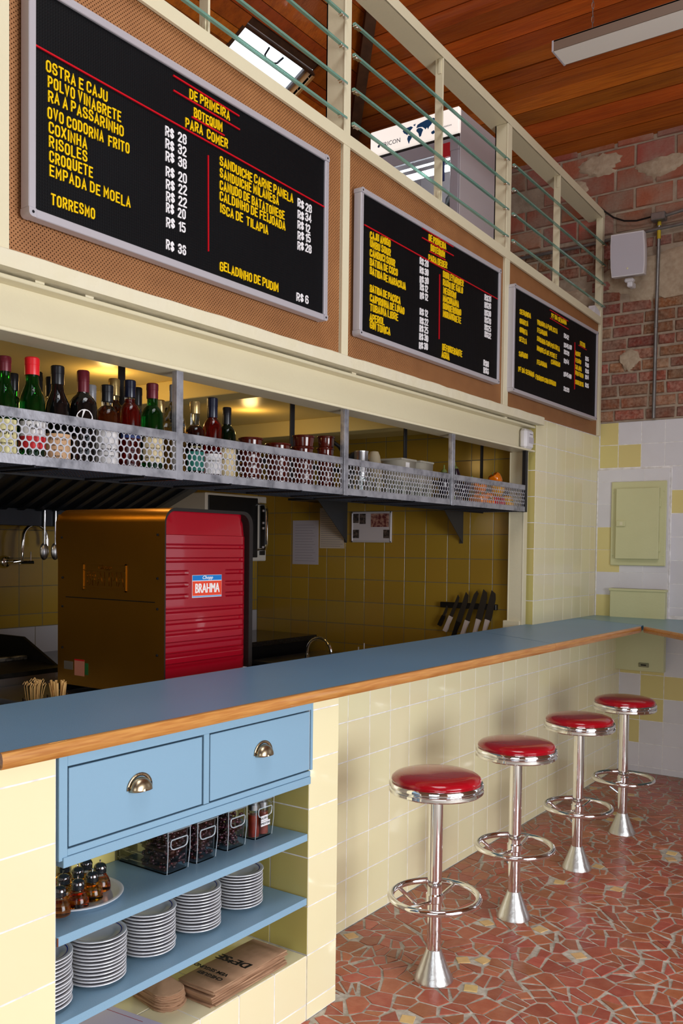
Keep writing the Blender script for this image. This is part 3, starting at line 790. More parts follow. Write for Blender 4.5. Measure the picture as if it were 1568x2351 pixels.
# ================================================================ menu boards
MENU1=dict(y=[
('OSTRA E CAJU', 1.546, 2.758, 1.751, 2.761),
('POLVO VINAGRETE', 1.552, 2.72, 1.802, 2.722),
('RA A PASSARINHO', 1.553, 2.683, 1.811, 2.684),
('OVO CODORNA  FRITO', 1.551, 2.638, 1.834, 2.641),
('COXINHA', 1.555, 2.599, 1.679, 2.602),
('RISOLES', 1.556, 2.561, 1.68, 2.565),
('CROQUETE', 1.557, 2.523, 1.7, 2.527),
('EMPADA DE MOELA', 1.558, 2.486, 1.839, 2.486),
('TORRESMO', 1.563, 2.411, 1.708, 2.415),
('SANDUICHE CARNE PANELA', 2.225, 2.745, 2.61, 2.744),
('SANDUICHE MILANESA', 2.226, 2.707, 2.529, 2.71),
('CANUDO DE BATATONESE', 2.226, 2.669, 2.562, 2.667),
('CALDINHO DE FEIJOADA', 2.226, 2.633, 2.567, 2.631),
('ISCA DE  TILAPIA', 2.228, 2.592, 2.471, 2.589),
('GELADINHO DE PUDIM', 2.229, 2.403, 2.53, 2.403),
('DE PRIMEIRA', 2.084, 2.907, 2.268, 2.909),
('BOTEQUIM', 2.104, 2.854, 2.232, 2.856),
('PARA  COMER', 2.067, 2.81, 2.259, 2.811)],
w=[('R$  28', 1.981, 2.75, 2.067, 2.755),('R$  32', 1.982, 2.712, 2.067, 2.717),('R$  38', 1.983, 2.675, 2.068, 2.679),('R$  20', 1.984, 2.631, 2.069, 2.634),('R$  22', 1.985, 2.592, 2.07, 2.596),('R$  22', 1.986, 2.554, 2.07, 2.558),('R$  20', 1.986, 2.518, 2.066, 2.522),('R$  15', 1.987, 2.476, 2.065, 2.48),('R$  36', 1.987, 2.405, 2.069, 2.41),('R$ 28', 2.642, 2.74, 2.722, 2.738),('R$ 34', 2.643, 2.7, 2.721, 2.703),('R$ 12', 2.643, 2.66, 2.714, 2.666),('R$ 15', 2.644, 2.623, 2.717, 2.63),('R$ 28', 2.644, 2.585, 2.723, 2.592),('R$ 6', 2.641, 2.398, 2.708, 2.399)],
r=[(1.502, 2.797, 2.814, 2.774), (2.013, 2.931, 2.314, 2.926), (2.014, 2.886, 2.317, 2.882), (2.094, 2.836, 2.242, 2.834), (2.168, 2.74, 2.172, 2.437)])
MENU2=dict(y=[
('DE PRIMEIRA', 3.605, 2.888, 3.764, 2.888),
('BOTEQUIM', 3.625, 2.845, 3.753, 2.849),
('PARA BEBER', 3.606, 2.797, 3.776, 2.804),
('CAJU AMIGO', 3.124, 2.76, 3.277, 2.768),
('UMBU SOUR', 3.126, 2.726, 3.28, 2.73),
('CAMBUCI SOUR', 3.125, 2.688, 3.316, 2.695),
('BATIDA DE COCO', 3.126, 2.652, 3.338, 2.66),
('BATIDA DE MARACUJA', 3.127, 2.615, 3.406, 2.617),
('BATIDA DE PAÇOCA', 3.129, 2.543, 3.364, 2.547),
('CAIPIRINHA DE LIMAO', 3.13, 2.504, 3.397, 2.509),
('TUBAINA LIBRE', 3.131, 2.467, 3.346, 2.471),
('APEROL', 3.129, 2.427, 3.236, 2.43),
('GIN TONICA', 3.132, 2.394, 3.284, 2.397),
('BOULEVARDIER', 3.744, 2.756, 3.943, 2.76),
('RABO DE GALO', 3.745, 2.719, 3.938, 2.724),
('NEGRONI', 3.749, 2.682, 3.869, 2.685),
('MACUNAIMA', 3.747, 2.646, 3.899, 2.649),
('BOMBEIRINHO', 3.748, 2.61, 3.923, 2.615),
('MORANGUETE', 3.749, 2.573, 3.923, 2.578),
('REFRIGERANTE', 3.747, 2.419, 3.94, 2.42),
('AGUA', 3.741, 2.384, 3.812, 2.381)],
w=[('R$ 28', 3.529, 2.762, 3.601, 2.766),('R$ 30', 3.53, 2.721, 3.602, 2.727),('R$ 30', 3.531, 2.681, 3.604, 2.688),('R$ 12', 3.534, 2.646, 3.599, 2.651),('R$ 12', 3.535, 2.61, 3.601, 2.614),('R$ 12', 3.535, 2.537, 3.603, 2.541),('R$ 22', 3.537, 2.499, 3.606, 2.503),('R$ 25', 3.535, 2.463, 3.607, 2.466),('R$ 30', 3.534, 2.426, 3.608, 2.43),('R$ 30', 3.533, 2.387, 3.606, 2.392),('R$31', 4.178, 2.75, 4.245, 2.754),('R$28', 4.179, 2.712, 4.246, 2.717),('R$30', 4.18, 2.674, 4.247, 2.678),('R$28', 4.182, 2.637, 4.249, 2.641),('R$25', 4.183, 2.6, 4.25, 2.603),('R$32', 4.185, 2.564, 4.252, 2.567),('R$8', 4.178, 2.419, 4.231, 2.42),('R$6', 4.179, 2.382, 4.232, 2.383)],
r=[(3.081, 2.788, 4.32, 2.773), (3.545, 2.911, 3.833, 2.907), (3.546, 2.868, 3.837, 2.866), (3.615, 2.825, 3.758, 2.825), (3.709, 2.744, 3.712, 2.45)])
MENU3=dict(y=[
('PF DA SEMANA', 5.047, 2.843, 5.278, 2.849),
('SEGUNDA', 4.604, 2.772, 4.749, 2.775),
('QUARTA', 4.606, 2.722, 4.714, 2.724),
('QUINTA', 4.609, 2.674, 4.706, 2.675),
('SEXTA', 4.605, 2.624, 4.699, 2.623),
('SABADO', 4.604, 2.544, 4.715, 2.545),
('PF DA SEMANA', 4.6, 2.459, 4.811, 2.46),
('FRANGO COM QUIABO', 4.835, 2.454, 5.129, 2.457),
('VIRADO A PAULISTA', 4.843, 2.764, 5.138, 2.769),
('FEIJOADA', 4.847, 2.719, 4.986, 2.723),
('RABADA COM POLENTA', 4.847, 2.671, 5.177, 2.672),
('MOQUECA DE PEIXE E', 4.847, 2.616, 5.137, 2.62),
('CAMARAO', 5.055, 2.577, 5.188, 2.58),
('FEIJOADA', 4.851, 2.54, 4.99, 2.542),
('EXTRA', 5.515, 2.772, 5.6, 2.771),
('ARROZ', 5.437, 2.696, 5.522, 2.698),
('FEIJAO', 5.436, 2.654, 5.533, 2.656),
('SALADA', 5.438, 2.612, 5.545, 2.613),
('OVO FRITO', 5.44, 2.576, 5.577, 2.577),
('SOBREMESA', 5.443, 2.52, 5.584, 2.52)],
w=[('R$42', 5.247, 2.767, 5.319, 2.768),('R$45 80', 5.25, 2.712, 5.369, 2.715),('R$39', 5.252, 2.669, 5.33, 2.671),('R$44', 5.254, 2.617, 5.329, 2.619),('R$45 80', 5.255, 2.538, 5.373, 2.54),('R$39', 5.26, 2.45, 5.341, 2.45),('R$5', 5.613, 2.694, 5.666, 2.694),('R$6', 5.615, 2.656, 5.671, 2.657),('R$6', 5.618, 2.616, 5.673, 2.617),('R$4', 5.617, 2.579, 5.673, 2.58),('R$5', 5.62, 2.528, 5.676, 2.527)],
r=[(5.023, 2.87, 5.303, 2.864), (5.028, 2.823, 5.311, 2.817), (5.49, 2.753, 5.622, 2.749), (5.423, 2.757, 5.432, 2.473)])

M_FELT = mk('black_letterboard_panel', '#050609', .6, spec=.18, noise=[(3,.3,'#0c0e12')])
def boardmat():
    m = M_FELT; N = m.node_tree.nodes; L = m.node_tree.links; bs = N['Principled BSDF']
    geo = N.new('ShaderNodeNewGeometry'); sp = N.new('ShaderNodeSeparateXYZ'); L.new(geo.outputs['Position'], sp.inputs[0])
    def wv(o, per):
        a = N.new('ShaderNodeMath'); a.operation = 'MULTIPLY'; a.inputs[1].default_value = 2*PI/per; L.new(o, a.inputs[0])
        s_ = N.new('ShaderNodeMath'); s_.operation = 'SINE'; L.new(a.outputs[0], s_.inputs[0]); return s_.outputs[0]
    mu = N.new('ShaderNodeMath'); mu.operation = 'MAXIMUM'; L.new(wv(sp.outputs['Y'], .0085), mu.inputs[0]); L.new(wv(sp.outputs['Z'], .0085), mu.inputs[1])
    bp = N.new('ShaderNodeBump'); bp.inputs['Strength'].default_value = .22; bp.inputs['Distance'].default_value = .0015; L.new(mu.outputs[0], bp.inputs['Height']); L.new(bp.outputs[0], bs.inputs['Normal'])
boardmat()
def menu_board(y0, y1, z0, z1, M, label, fw, th, h1, zr0=0, zr1=0):
    t = thing('menu_board', label, 'menu board', (-.15,(y0+y1)/2,z0), group='letter boards')
    org = t.location
    q = lambda y: (zr0*(y1-y)+zr1*(y-y0))/(y1-y0)     # small shift of the frame along y
    MB().box((-.150,y0+.01,z0+.01),(-.124,y1-.01,z1-.01)).build('letter_panel', M_FELT, t, org=org)
    def bar(p): return MB().cbox(*p, .002).build('frame_bar', M_ALUFRAME, t, org=org)
    bar(((-.152,y0+fw,z0),(-.116,y1-fw,z0+fw))); bar(((-.152,y0+fw,z1-fw),(-.116,y1-fw,z1)))
    bar(((-.152,y0,z0+fw),(-.116,y0+fw,z1-fw))); bar(((-.152,y1-fw,z0+fw),(-.116,y1,z1-fw)))
    for (ya, za, sy, sz) in ((y0,z0,1,1),(y1,z0,-1,1),(y0,z1,1,-1),(y1,z1,-1,-1)):
        pts = [(ya+sy*fw,za+sz*fw),(ya,za+sz*fw)]+[(ya+sy*fw*.5*(1-math.cos(a)),za+sz*fw*.5*(1-math.sin(a))) for a in (0.01,.4,.8,1.2,1.56)]+[(ya+sy*fw,za)]
        c = MB(); c.prism(pts, 0, -.153, -.1145); co = c.build('corner_cap', M_ALUFRAME, t, org=org, smooth=30)
        s_ = MB(); s_.lathe([(fw*.17,-.1146),(fw*.17,-.1135)], 12, (0,ya+sy*fw*.55,za+sz*fw*.55), axis=0); s_.build('screw', M_DARK, co, org=org)
    for (s, a, za, b_, zb) in M['y']: letters(t, s, a-org[1], za-org[2], b_-org[1], zb-org[2], -.1245-org[0], h1, M_YLET, th)
    for (s, a, za, b_, zb) in M['w']: letters(t, s, a-org[1], za-org[2], b_-org[1], zb-org[2], -.1245-org[0], h1, M_WLET, th)
    for (a, za, b_, zb) in M['r']:
        c = MB(); strip(c, [(a,za),(b_,zb)], .0022, .004)
        c.v = [(-.124+v[2], v[0], v[1]) for v in c.v]; c.build('red_strip', M_RED, t, org=org, smooth=0)
    return t
menu_board(1.487, 2.826, 2.343, 2.972, MENU1, 'biggest black letter board in front, yellow food names and white prices', .023, .068, .0305)
menu_board(3.046, 4.352, 2.336, 2.932, MENU2, 'middle black letter board, yellow drink names between two cream posts', .021, .068, .0305)
menu_board(4.515, 5.822, 2.325, 2.902, MENU3, 'far black letter board listing dishes by day of the week', .020, .068, .0275)

# ================================================================ hanging rack (perforated basket)
XB0, XB1, ZB = -.455, -.18, 1.690
rk = thing('hanging_rack', 'long raw steel hanging rack with perforated front over the counter', 'rack', (-.32,3.0,ZB))
ro = (-.32,3.0,ZB)
YA, YB = .55, 4.872
def R(b, name, mat=M_GALV, smooth=35): return b.build(name, mat, rk, org=ro, smooth=smooth)
segs = [(YA,2.09),(2.118,3.026),(3.066,3.945),(3.99,4.845)]
for (a, c) in segs:
    R(MB().cbox((-.184,a,1.815),(-.179,c,1.842), .0008), 'front_flat_bar'); R(MB().cbox((-.184,a,1.690),(-.179,c,1.717), .0008), 'front_flat_bar')
for y, y2 in ((2.089,2.119),(3.026,3.067),(3.945,3.992)):
    w = .030
    R(MB().cbox((-.185,y2-.030,1.688),(-.178,y2,2.045), .0008).cbox((-.200,y2-.030,1.69),(-.1855,y2-.026,2.045), .0005), 'hanger_bar')
R(MB().cbox((-.2,4.845,1.688),(-.178,4.874,2.045), .0008), 'hanger_bar', M_BLACKBAR)
for y in (1.18,2.10,3.04,3.97,4.84):
    R(MB().cbox((-.459,y-.014,1.69),(-.452,y+.014,2.2), .0008), 'rear_hanger_bar', M_BLACKBAR)
# perforated sheets: hexagonal cells each with a round hole
def perf(y0, y1, z0, z1, p=.0232, r=.0100, name='perforated_sheet'):
    b = MB(); K = 12; rows = int(round((z1-z0)/(p*.866))); dz = (z1-z0)/rows; x = -.1825
    R_ = p/math.sqrt(3)
    j = 0
    for j in range(rows):
        zc = z0+(j+.5)*dz; y = y0+(p/2 if j%2 else p)*1.0-p/2
        while y < y1+p*.2:
            vs = []
            for k in range(K):
                a = PI/2+2*PI*k/K
                rr = R_ if k%2 == 0 else p/2
                yy = min(max(y+rr*math.cos(a)*1.0, y0), y1); zz_ = min(max(zc+rr*math.sin(a)*dz/(p*.866), z0), z1)
                vs.append((x, yy, zz_))
            for k in range(K):
                a = PI/2+2*PI*k/K; vs.append((x, min(max(y+r*math.cos(a), y0), y1), min(max(zc+r*math.sin(a), z0), z1)))
            b.add(vs, [(k,(k+1)%K,K+(k+1)%K,K+k) for k in range(K)])
            y += p
    for (za, zb) in ((z0-.004,z0),(z1,z1+.004)): b.add([(x,y0,za),(x,y1,za),(x,y1,zb),(x,y0,zb)], [(0,1,2,3)])
    o = R(b, name, M_MESH, 0)
    md = o.modifiers.new('thickness', 'SOLIDIFY'); md.thickness = .0015; md.offset = 0
    return o
for (a, c) in segs: perf(a, c, 1.717, 1.815)
# end sheet
b = MB()
for k in range(8):
    for j in range(4):
        b.tube([(-.20-k*.03,4.868,1.72+j*.03-.015),(-.23-k*.03,4.868,1.72+j*.03+.015)], .0012, 4); b.tube([(-.20-k*.03,4.868,1.72+j*.03+.015),(-.23-k*.03,4.868,1.72+j*.03-.015)], .0012, 4)
R(b, 'end_mesh', M_MESH)
R(MB().cbox((-.455,4.864,1.69),(-.18,4.870,1.717), .0008).cbox((-.455,4.864,1.815),(-.18,4.870,1.842), .0008), 'end_flat_bar')
R(MB().cbox((-.459,YA,1.815),(-.454,4.87,1.842), .0008), 'rear_flat_bar', M_BLACKBAR); R(MB().cbox((-.459,YA,1.684),(-.454,4.87,1.70), .0008), 'rear_flat_bar', M_BLACKBAR)
# expanded-metal floor: lattice of slanted strands
b = MB(); py = .036; px = .0138; y = YA
nx = int((XB1-XB0)/px)
def strand(p, q, w=.0011, h=.004):
    (xa,ya),(xb_,yb) = p, q
    b.add([(xa-w,ya,ZB+.001),(xa+w,ya,ZB+h),(xb_+w,yb,ZB+h),(xb_-w,yb,ZB+.001)], [(0,1,2,3)])
while y < YB:
    for i in range(nx):
        x = XB0+i*px
        strand((x,y),(x+px,y+py/2)); strand((x+px,y),(x,y+py/2)) if False else strand((x+px,y+py/2),(x,y+py))
    y += py
o = R(b, 'expanded_metal_floor', M_DARKMESH, 0); md = o.modifiers.new('thickness', 'SOLIDIFY'); md.thickness = .0014; md.offset = 0
for y in (1.18,1.64,2.10,2.57,3.04,3.5,3.97,4.4): R(MB().box((XB0,y-.01,ZB-.003),(XB1,y+.01,ZB)), 'cross_bar', M_DARKMESH)
for y in (1.55,1.95,2.35,2.75,3.2,3.6): R(MB().box((-.462,y-.006,ZB-.006),(-.17,y-.002,ZB+.001)), 'cross_rod', M_DARKMESH)

# ================================================================ counters
ZT = 1.032
ct = thing('bar_counter', 'long blue laminate bar counter with a varnished wood edge', 'counter', (0,3,ZT))
co_ = (0,3,ZT)
def xf(y): return lz_(y, .298, 1.127, .366, 5.29)
main = [(-.215,.62),(xf(.62)-.012,.62),(xf(2.6)-.012,2.6),(.3185+.02,4.03),(-.02,4.25),(-.215,4.25)]
b = MB(); b.prism([(-.215,.60),(xf(1.05)-.014,1.05),(xf(4.03)-.014,4.03),(.107-.003,4.173-.002),(-.215,4.36)], 2, ZT-.028, ZT)
b.build('laminate_top', M_BLUE_TOP, ct, org=co_, smooth=0)
b = MB(); b.prism([(.107,4.176),(xf(4.033)-.014,4.033),(.366-.004,5.288),(.345,5.377),(-.12,5.634),(-.1685,5.662),(-.1685,4.9685),(-.215,4.9685),(-.215,4.363)], 2, ZT-.028, ZT)
b.build('laminate_top', M_BLUE_TOP, ct, org=co_, smooth=0)
def edge(a, c, name='wood_edge', parent=ct, org=co_):
    """rounded wooden nosing swept from a to c (outer top line)"""
    A = Vector((*a,0)); Cc = Vector((*c,0)); t = (Cc-A).normalized(); n_ = Vector((t.y,-t.x,0))
    prof = [(-.014,-.036),(-.014,.0005),(-.006,.0012),(-.002,-.001),(.0,-.006),(.002,-.014),(.001,-.028),(-.004,-.035)]
    k = max(2, int((Cc-A).length/.25)); vs = []; m = len(prof)
    for i in range(k+1):
        p = A+(Cc-A)*i/k; w = random.uniform(-.0012,.0012) if 0 < i < k else 0
        for (u, z) in prof: q = p+n_*(u+(w if z < -.01 else 0)); vs.append((q.x,q.y,ZT+z+(w if z < -.02 else 0)))
    fs = [tuple(range(m)), tuple(k*m+j for j in range(m))]
    for i in range(k):
        for j in range(m): fs.append((i*m+j, i*m+(j+1)%m, (i+1)*m+(j+1)%m, (i+1)*m+j))
    return MB().add(vs, fs).build(name, M_WOOD, parent, org=org)
edge((xf(1.127),1.127), (xf(4.034),4.034)); edge((xf(4.036),4.036), (.366,5.283))
ec = thing('end_counter', 'short blue laminate counter along the far wall, meeting the long bar at the corner', 'counter', (.6,5.5,ZT))
eo = (.6,5.5,ZT)
b = MB(); b.prism([(-.1685,5.667),(-.12,5.640),(.349,5.382),(.375,5.298),(.681-.006,4.972+.014),(1.30,4.32),(1.9,4.35),(1.9,5.9985),(-.1685,5.9985)], 2, ZT-.028, ZT)
b.build('laminate_top', mk('blue_laminate_end', '#6f98a6', .3, bump=(250,.08)), ec, org=eo, smooth=0)
edge((.378,5.288), (1.29,4.318), parent=ec, org=eo)
tag(MB().cbox((1.55,4.6,0),(1.62,4.67,ZT-.03), .004).build('counter_leg', M_STEEL), 'square steel leg under the far end of the end counter', 'leg')

# ================================================================ blue cabinet with drawers and shelves
cb = thing('drawer_cabinet', 'blue laminate cabinet with two drawers and open shelves under the counter', 'cabinet', (.29,1.74,.76))
cbo = (.29,1.74,.76)
def Cb(b, name, mat=M_BLUE, smooth=35, par=cb): return b.build(name, mat, par, org=cbo, smooth=smooth)
Cb(MB().box((.0,1.275,.768),(.272,1.283,.998)).box((.0,2.195,.768),(.272,2.2,.998)).box((.0,1.283,.768),(.27,2.195,.776)), 'carcass')
Cb(MB().cbox((.272,1.2735,.742+.018),(.294,1.297,.999), .001), 'stile'); Cb(MB().cbox((.272,1.7355,.785),(.294,1.7565,.9725), .001), 'stile'); Cb(MB().cbox((.272,2.2095-.004,.785),(.294,2.2165,.999), .001), 'stile')
Cb(MB().cbox((.272,1.297,.9725),(.294,2.2055,.999), .001), 'top_rail'); Cb(MB().cbox((.272,1.297,.768),(.294,2.2055,.7835), .001), 'bottom_rail')
Cb(MB().cbox((.270,1.283,.744),(.298,2.2025,.7675), .001), 'lower_trim')
def cup_pull(parent, y, z):
    """antique cup pull on the drawer face at x=.2935"""
    h = MB(); n = 14; m_ = 8; vs = []; x0 = .2938
    W_2, H_, D_ = .034, .032, .024
    for i in range(n+1):
        a = PI*i/n
        for j in range(m_+1):
            e = (PI/2)*j/m_
            vs.append((x0+D_*math.sin(e)**.9, y-W_2*math.cos(a)*math.cos(e)**.7, z-.004+H_*math.sin(a)*math.cos(e)**.8))
    fs = []
    for i in range(n):
        for j in range(m_): fs.append((i*(m_+1)+j, (i+1)*(m_+1)+j, (i+1)*(m_+1)+j+1, i*(m_+1)+j+1))
    h.add(vs, fs)
    fl = []
    for i in range(n+1):
        a = PI*i/n; fl += [(x0+.0015,y-(W_2+.007)*math.cos(a),z+(H_+.006)*math.sin(a)),(x0+.0015,y-(W_2-.002)*math.cos(a),z+(H_-.002)*math.sin(a))]
    h.add(fl, [(2*i,2*i+1,2*i+3,2*i+2) for i in range(n)])
    hd = h.build('cup_pull', mk('antique_brass', '#b8a78a', .28, 1, noise=[(60,.4,'#8e7a5c')]), parent, org=cbo)
    md = hd.modifiers.new('t', 'SOLIDIFY'); md.thickness = .0012
for (ya, yb, za, zb, yh) in ((1.3015,1.7305,.7875,.9675,1.511),(1.7615,2.2010,.7878,.9680,1.979)):
    dr = Cb(MB().cbox((.25,ya,za),(.2925,yb,zb), .0012), 'drawer'); cup_pull(dr, yh, .878)
    for s_ in (-1, 1):
        q = MB(); q.lathe([(.0028,.2955),(.002,.2968)], 8, (0, yh+s_*.0365, .885), axis=0); q.build('screw', M_DARK, dr, org=cbo)
    dr['label'] = 'blue drawer front with a brass cup pull'
Cb(MB().cbox((.0045,1.2715,.566),(.291,2.1975,.588), .0008), 'shelf'); Cb(MB().cbox((.0045,1.2715,.366),(.291,2.1975,.3875), .0008), 'shelf')
Cb(MB().box((.2485,1.299,.785),(.2495,2.204,.971)), 'drawer_gap_shade', M_DARK)  # dark sheet added behind the drawers as shade in their gaps
Cb(MB().box((.289,1.2712,.567),(.2914,1.2745,.587)), 'shelf_edge_chip', mk('bare_chipboard', '#6b3a22', .8))

# ================================================================ stools
def make_stool():
    t = thing('bar_stool', '', 'stool', (0,0,0), group='bar stools in a row')
    b = MB(); prof = [(.0,.716),(.05,.7157),(.095,.714),(.125,.710),(.142,.7045),(.151,.697),(.153,.690),(.150,.684),(.12,.682)]
    b.lathe(prof, 48).build('seat_cushion', M_REDVINYL, t)
    b = MB(); pr = [(.10,.683),(.150,.684),(.1575,.683),(.161,.678),(.161,.671),(.157,.6675),(.1505,.6655),(.157,.6635),(.161,.660),(.161,.651),(.156,.646),(.14,.643),(.03,.640)]
    b.lathe(pr, 56).build('seat_rim', M_CHROME, t)
    MB().lathe([(.0245,.10),(.0245,.641)], 28).build('pole', M_CHROME, t)
    MB().lathe([(.068,0),(.0675,.004),(.060,.02),(.030,.092),(.0265,.104),(.0245,.105)], 40).build('base_cone', M_ALU, t)
    MB().ring(.150, .0115, (0,0,.285), 56, 12).build('foot_ring', M_CHROME, t)
    MB().lathe([(.0255,.266),(.029,.270),(.029,.294),(.0255,.298)], 28).build('collar', M_CHROME, t)
    for a, zl_ in ((-1.72,.270),(1.58,.270),(3.12,.205)):
        ca, sa = math.cos(a), math.sin(a)
        MB().tube([(.022*ca,.022*sa,zl_),(.146*ca,.146*sa,.283)], .0070, 10).build('spoke', M_CHROME, t)
    return t
st0 = make_stool()
SL = [('nearest red and chrome bar stool, the front one of four',(.472,2.68)),('second nearest red and chrome bar stool of the row',(.472,3.33)),('third bar stool from the front, red seat, second from the far wall',(.474,4.02)),('farthest red and chrome bar stool, beside the end wall',(.474,4.67))]
for i, (l, p) in enumerate(SL):
    o = st0 if i == 0 else copy_tree(st0); o.location = (*p, 0); o['label'] = l
    o.rotation_euler = (0,0,(0,.05,-.06,.1)[i])

# ================================================================ things on the cabinet shelves
Z1, Z2 = .588, .3875
def make_plate():
    R_ = .075; b = MB()
    prof = [(.042,.0),(.046,.0),(.048,.0022),(.062,.0062),(.0735,.0098),(.075,.0115),(.0745,.0130),(.0720,.0134),(.0665,.0124),(.0655,.0122),(.0638,.0119),(.0610,.0113),(.0600,.0111),(.0592,.01095),(.0520,.0092),(.0470,.0062),(.0430,.0050),(.0,.0048)]
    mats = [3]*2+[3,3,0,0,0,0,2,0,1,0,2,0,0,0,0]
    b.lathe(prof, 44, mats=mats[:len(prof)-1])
    return b.mesh('plate', [M_PORC, M_BLUELINE, M_TANLINE, M_PORC_BACK_SHADE])
pm = make_plate(); ORD = ['top','second from the top','third from the top','fourth from the top','fifth from the top','sixth from the top','seventh from the top','eighth from the top','ninth from the top','tenth from the top','eleventh from the top','twelfth from the top','thirteenth from the top','fourteenth from the top']
STK = [((.165,1.300),14,'leftmost'),((.170,1.485),13,'second'),((.165,1.672),13,'middle'),((.160,1.862),13,'fourth'),((.155,2.052),12,'rightmost')]
cx0 = {0:(.1815,1.305),1:(.178,1.4745),2:(.1625,1.6605),3:(.1585,1.8425),4:(.1485,2.04)}
for i, (_, n, nm) in enumerate(STK):
    x, y = cx0[i]; z = Z2+.0006
    for k in range(n):
        o = link_mesh('plate', pm, loc=(x+random.uniform(-.0016,.0016), y+random.uniform(-.0016,.0016), z)); z += .0088
        o.rotation_euler = (0,0,random.uniform(0,6))
        q = n-1-k
        tag(o, ('white plate with blue rim line, on top of the %s stack' % nm) if q == 0 else ('white plate, %s of the %s plate stack' % (ORD[q], nm)), 'plate', 'stacked dinner plates on the lower shelf')
# oval-ish platter with little oil and honey pots
pl = thing('platter', 'large white platter holding the small glass pots', 'platter', (.130,1.445,Z1))
o = MB().lathe([(.07,.0),(.08,.0),(.084,.003),(.121,.012),(.1225,.0145),(.120,.0155),(.110,.0135),(.083,.006),(.0,.0055)], 56).build('dish', M_PORC, pl)
o.scale = (1,.98,1)
M_OIL = mk('golden_oil', '#ffc234', .03, trans=1, ior=1.2); M_HONEY = mk('amber_honey', '#e8842a', .03, trans=1, ior=1.2)
def pot_meshes():
    body = [(.0,.0015),(.024,.0015),(.0280,.004),(.0292,.012),(.0272,.024),(.0225,.034),(.0165,.043),(.0145,.047),(.0145,.050)]
    g = MB().lathe(body, 22).mesh('glass_body', M_GLASS)
    lq = [MB().lathe([(.0,.003),(.0225,.003),(.0265,.006),(.0276,.012),(.0258,.023),(.0248,.026),(.0,.026)], 22).mesh('liquid', m) for m in (M_OIL, M_HONEY)]
    lp = [(.0155,.046)]
    for k in range(4): lp += [(.0168,.0475+k*.0028),(.0157,.0488+k*.0028)]
    lp += [(.0172,.0595),(.0166,.0625),(.0140,.0675),(.008,.071),(.0,.0718)]
    ld = MB().lathe(lp, 24).mesh('screw_lid', mk('dark_chrome', '#8c8c90', .12, 1))
    sp = MB().lathe([(.0022,.070),(.0018,.077),(.0030,.0785),(.0,.0795)], 8).mesh('spout', M_CHROME)
    return g, lq, ld, sp
gB, lQ, lD, sP = pot_meshes()
pots = [((.203,1.398),1,'amber honey pot at the front edge of the platter, left'),((.190,1.452),0,'golden oil pot at the front of the platter, middle'),((.158,1.503),1,'amber honey pot at the right end of the platter'),
        ((.205,1.343),1,'honey pot at the far left of the platter, cut by the tiled pier'),((.148,1.398),0,'small lidded glass pot in the second row behind the two front pots'),((.138,1.450),0,'small lidded glass pot in the middle of the platter'),
        ((.108,1.500),0,'small lidded glass pot at the back right of the platter'),((.088,1.400),1,'small lidded glass pot at the back left of the platter'),((.080,1.452),0,'small lidded glass pot with tall dome at the very back of the platter')]
for (p, k, lab) in pots:
    t = thing('oil_pot', lab, 'pot', (p[0],p[1],Z1+.0063), random.uniform(0,6), 'small glass pots on the platter')
    t.scale = (.92,.92,1.0)
    link_mesh('glass_body', gB, t); link_mesh('liquid', lQ[k], t); link_mesh('screw_lid', lD, t); link_mesh('spout', sP, t)
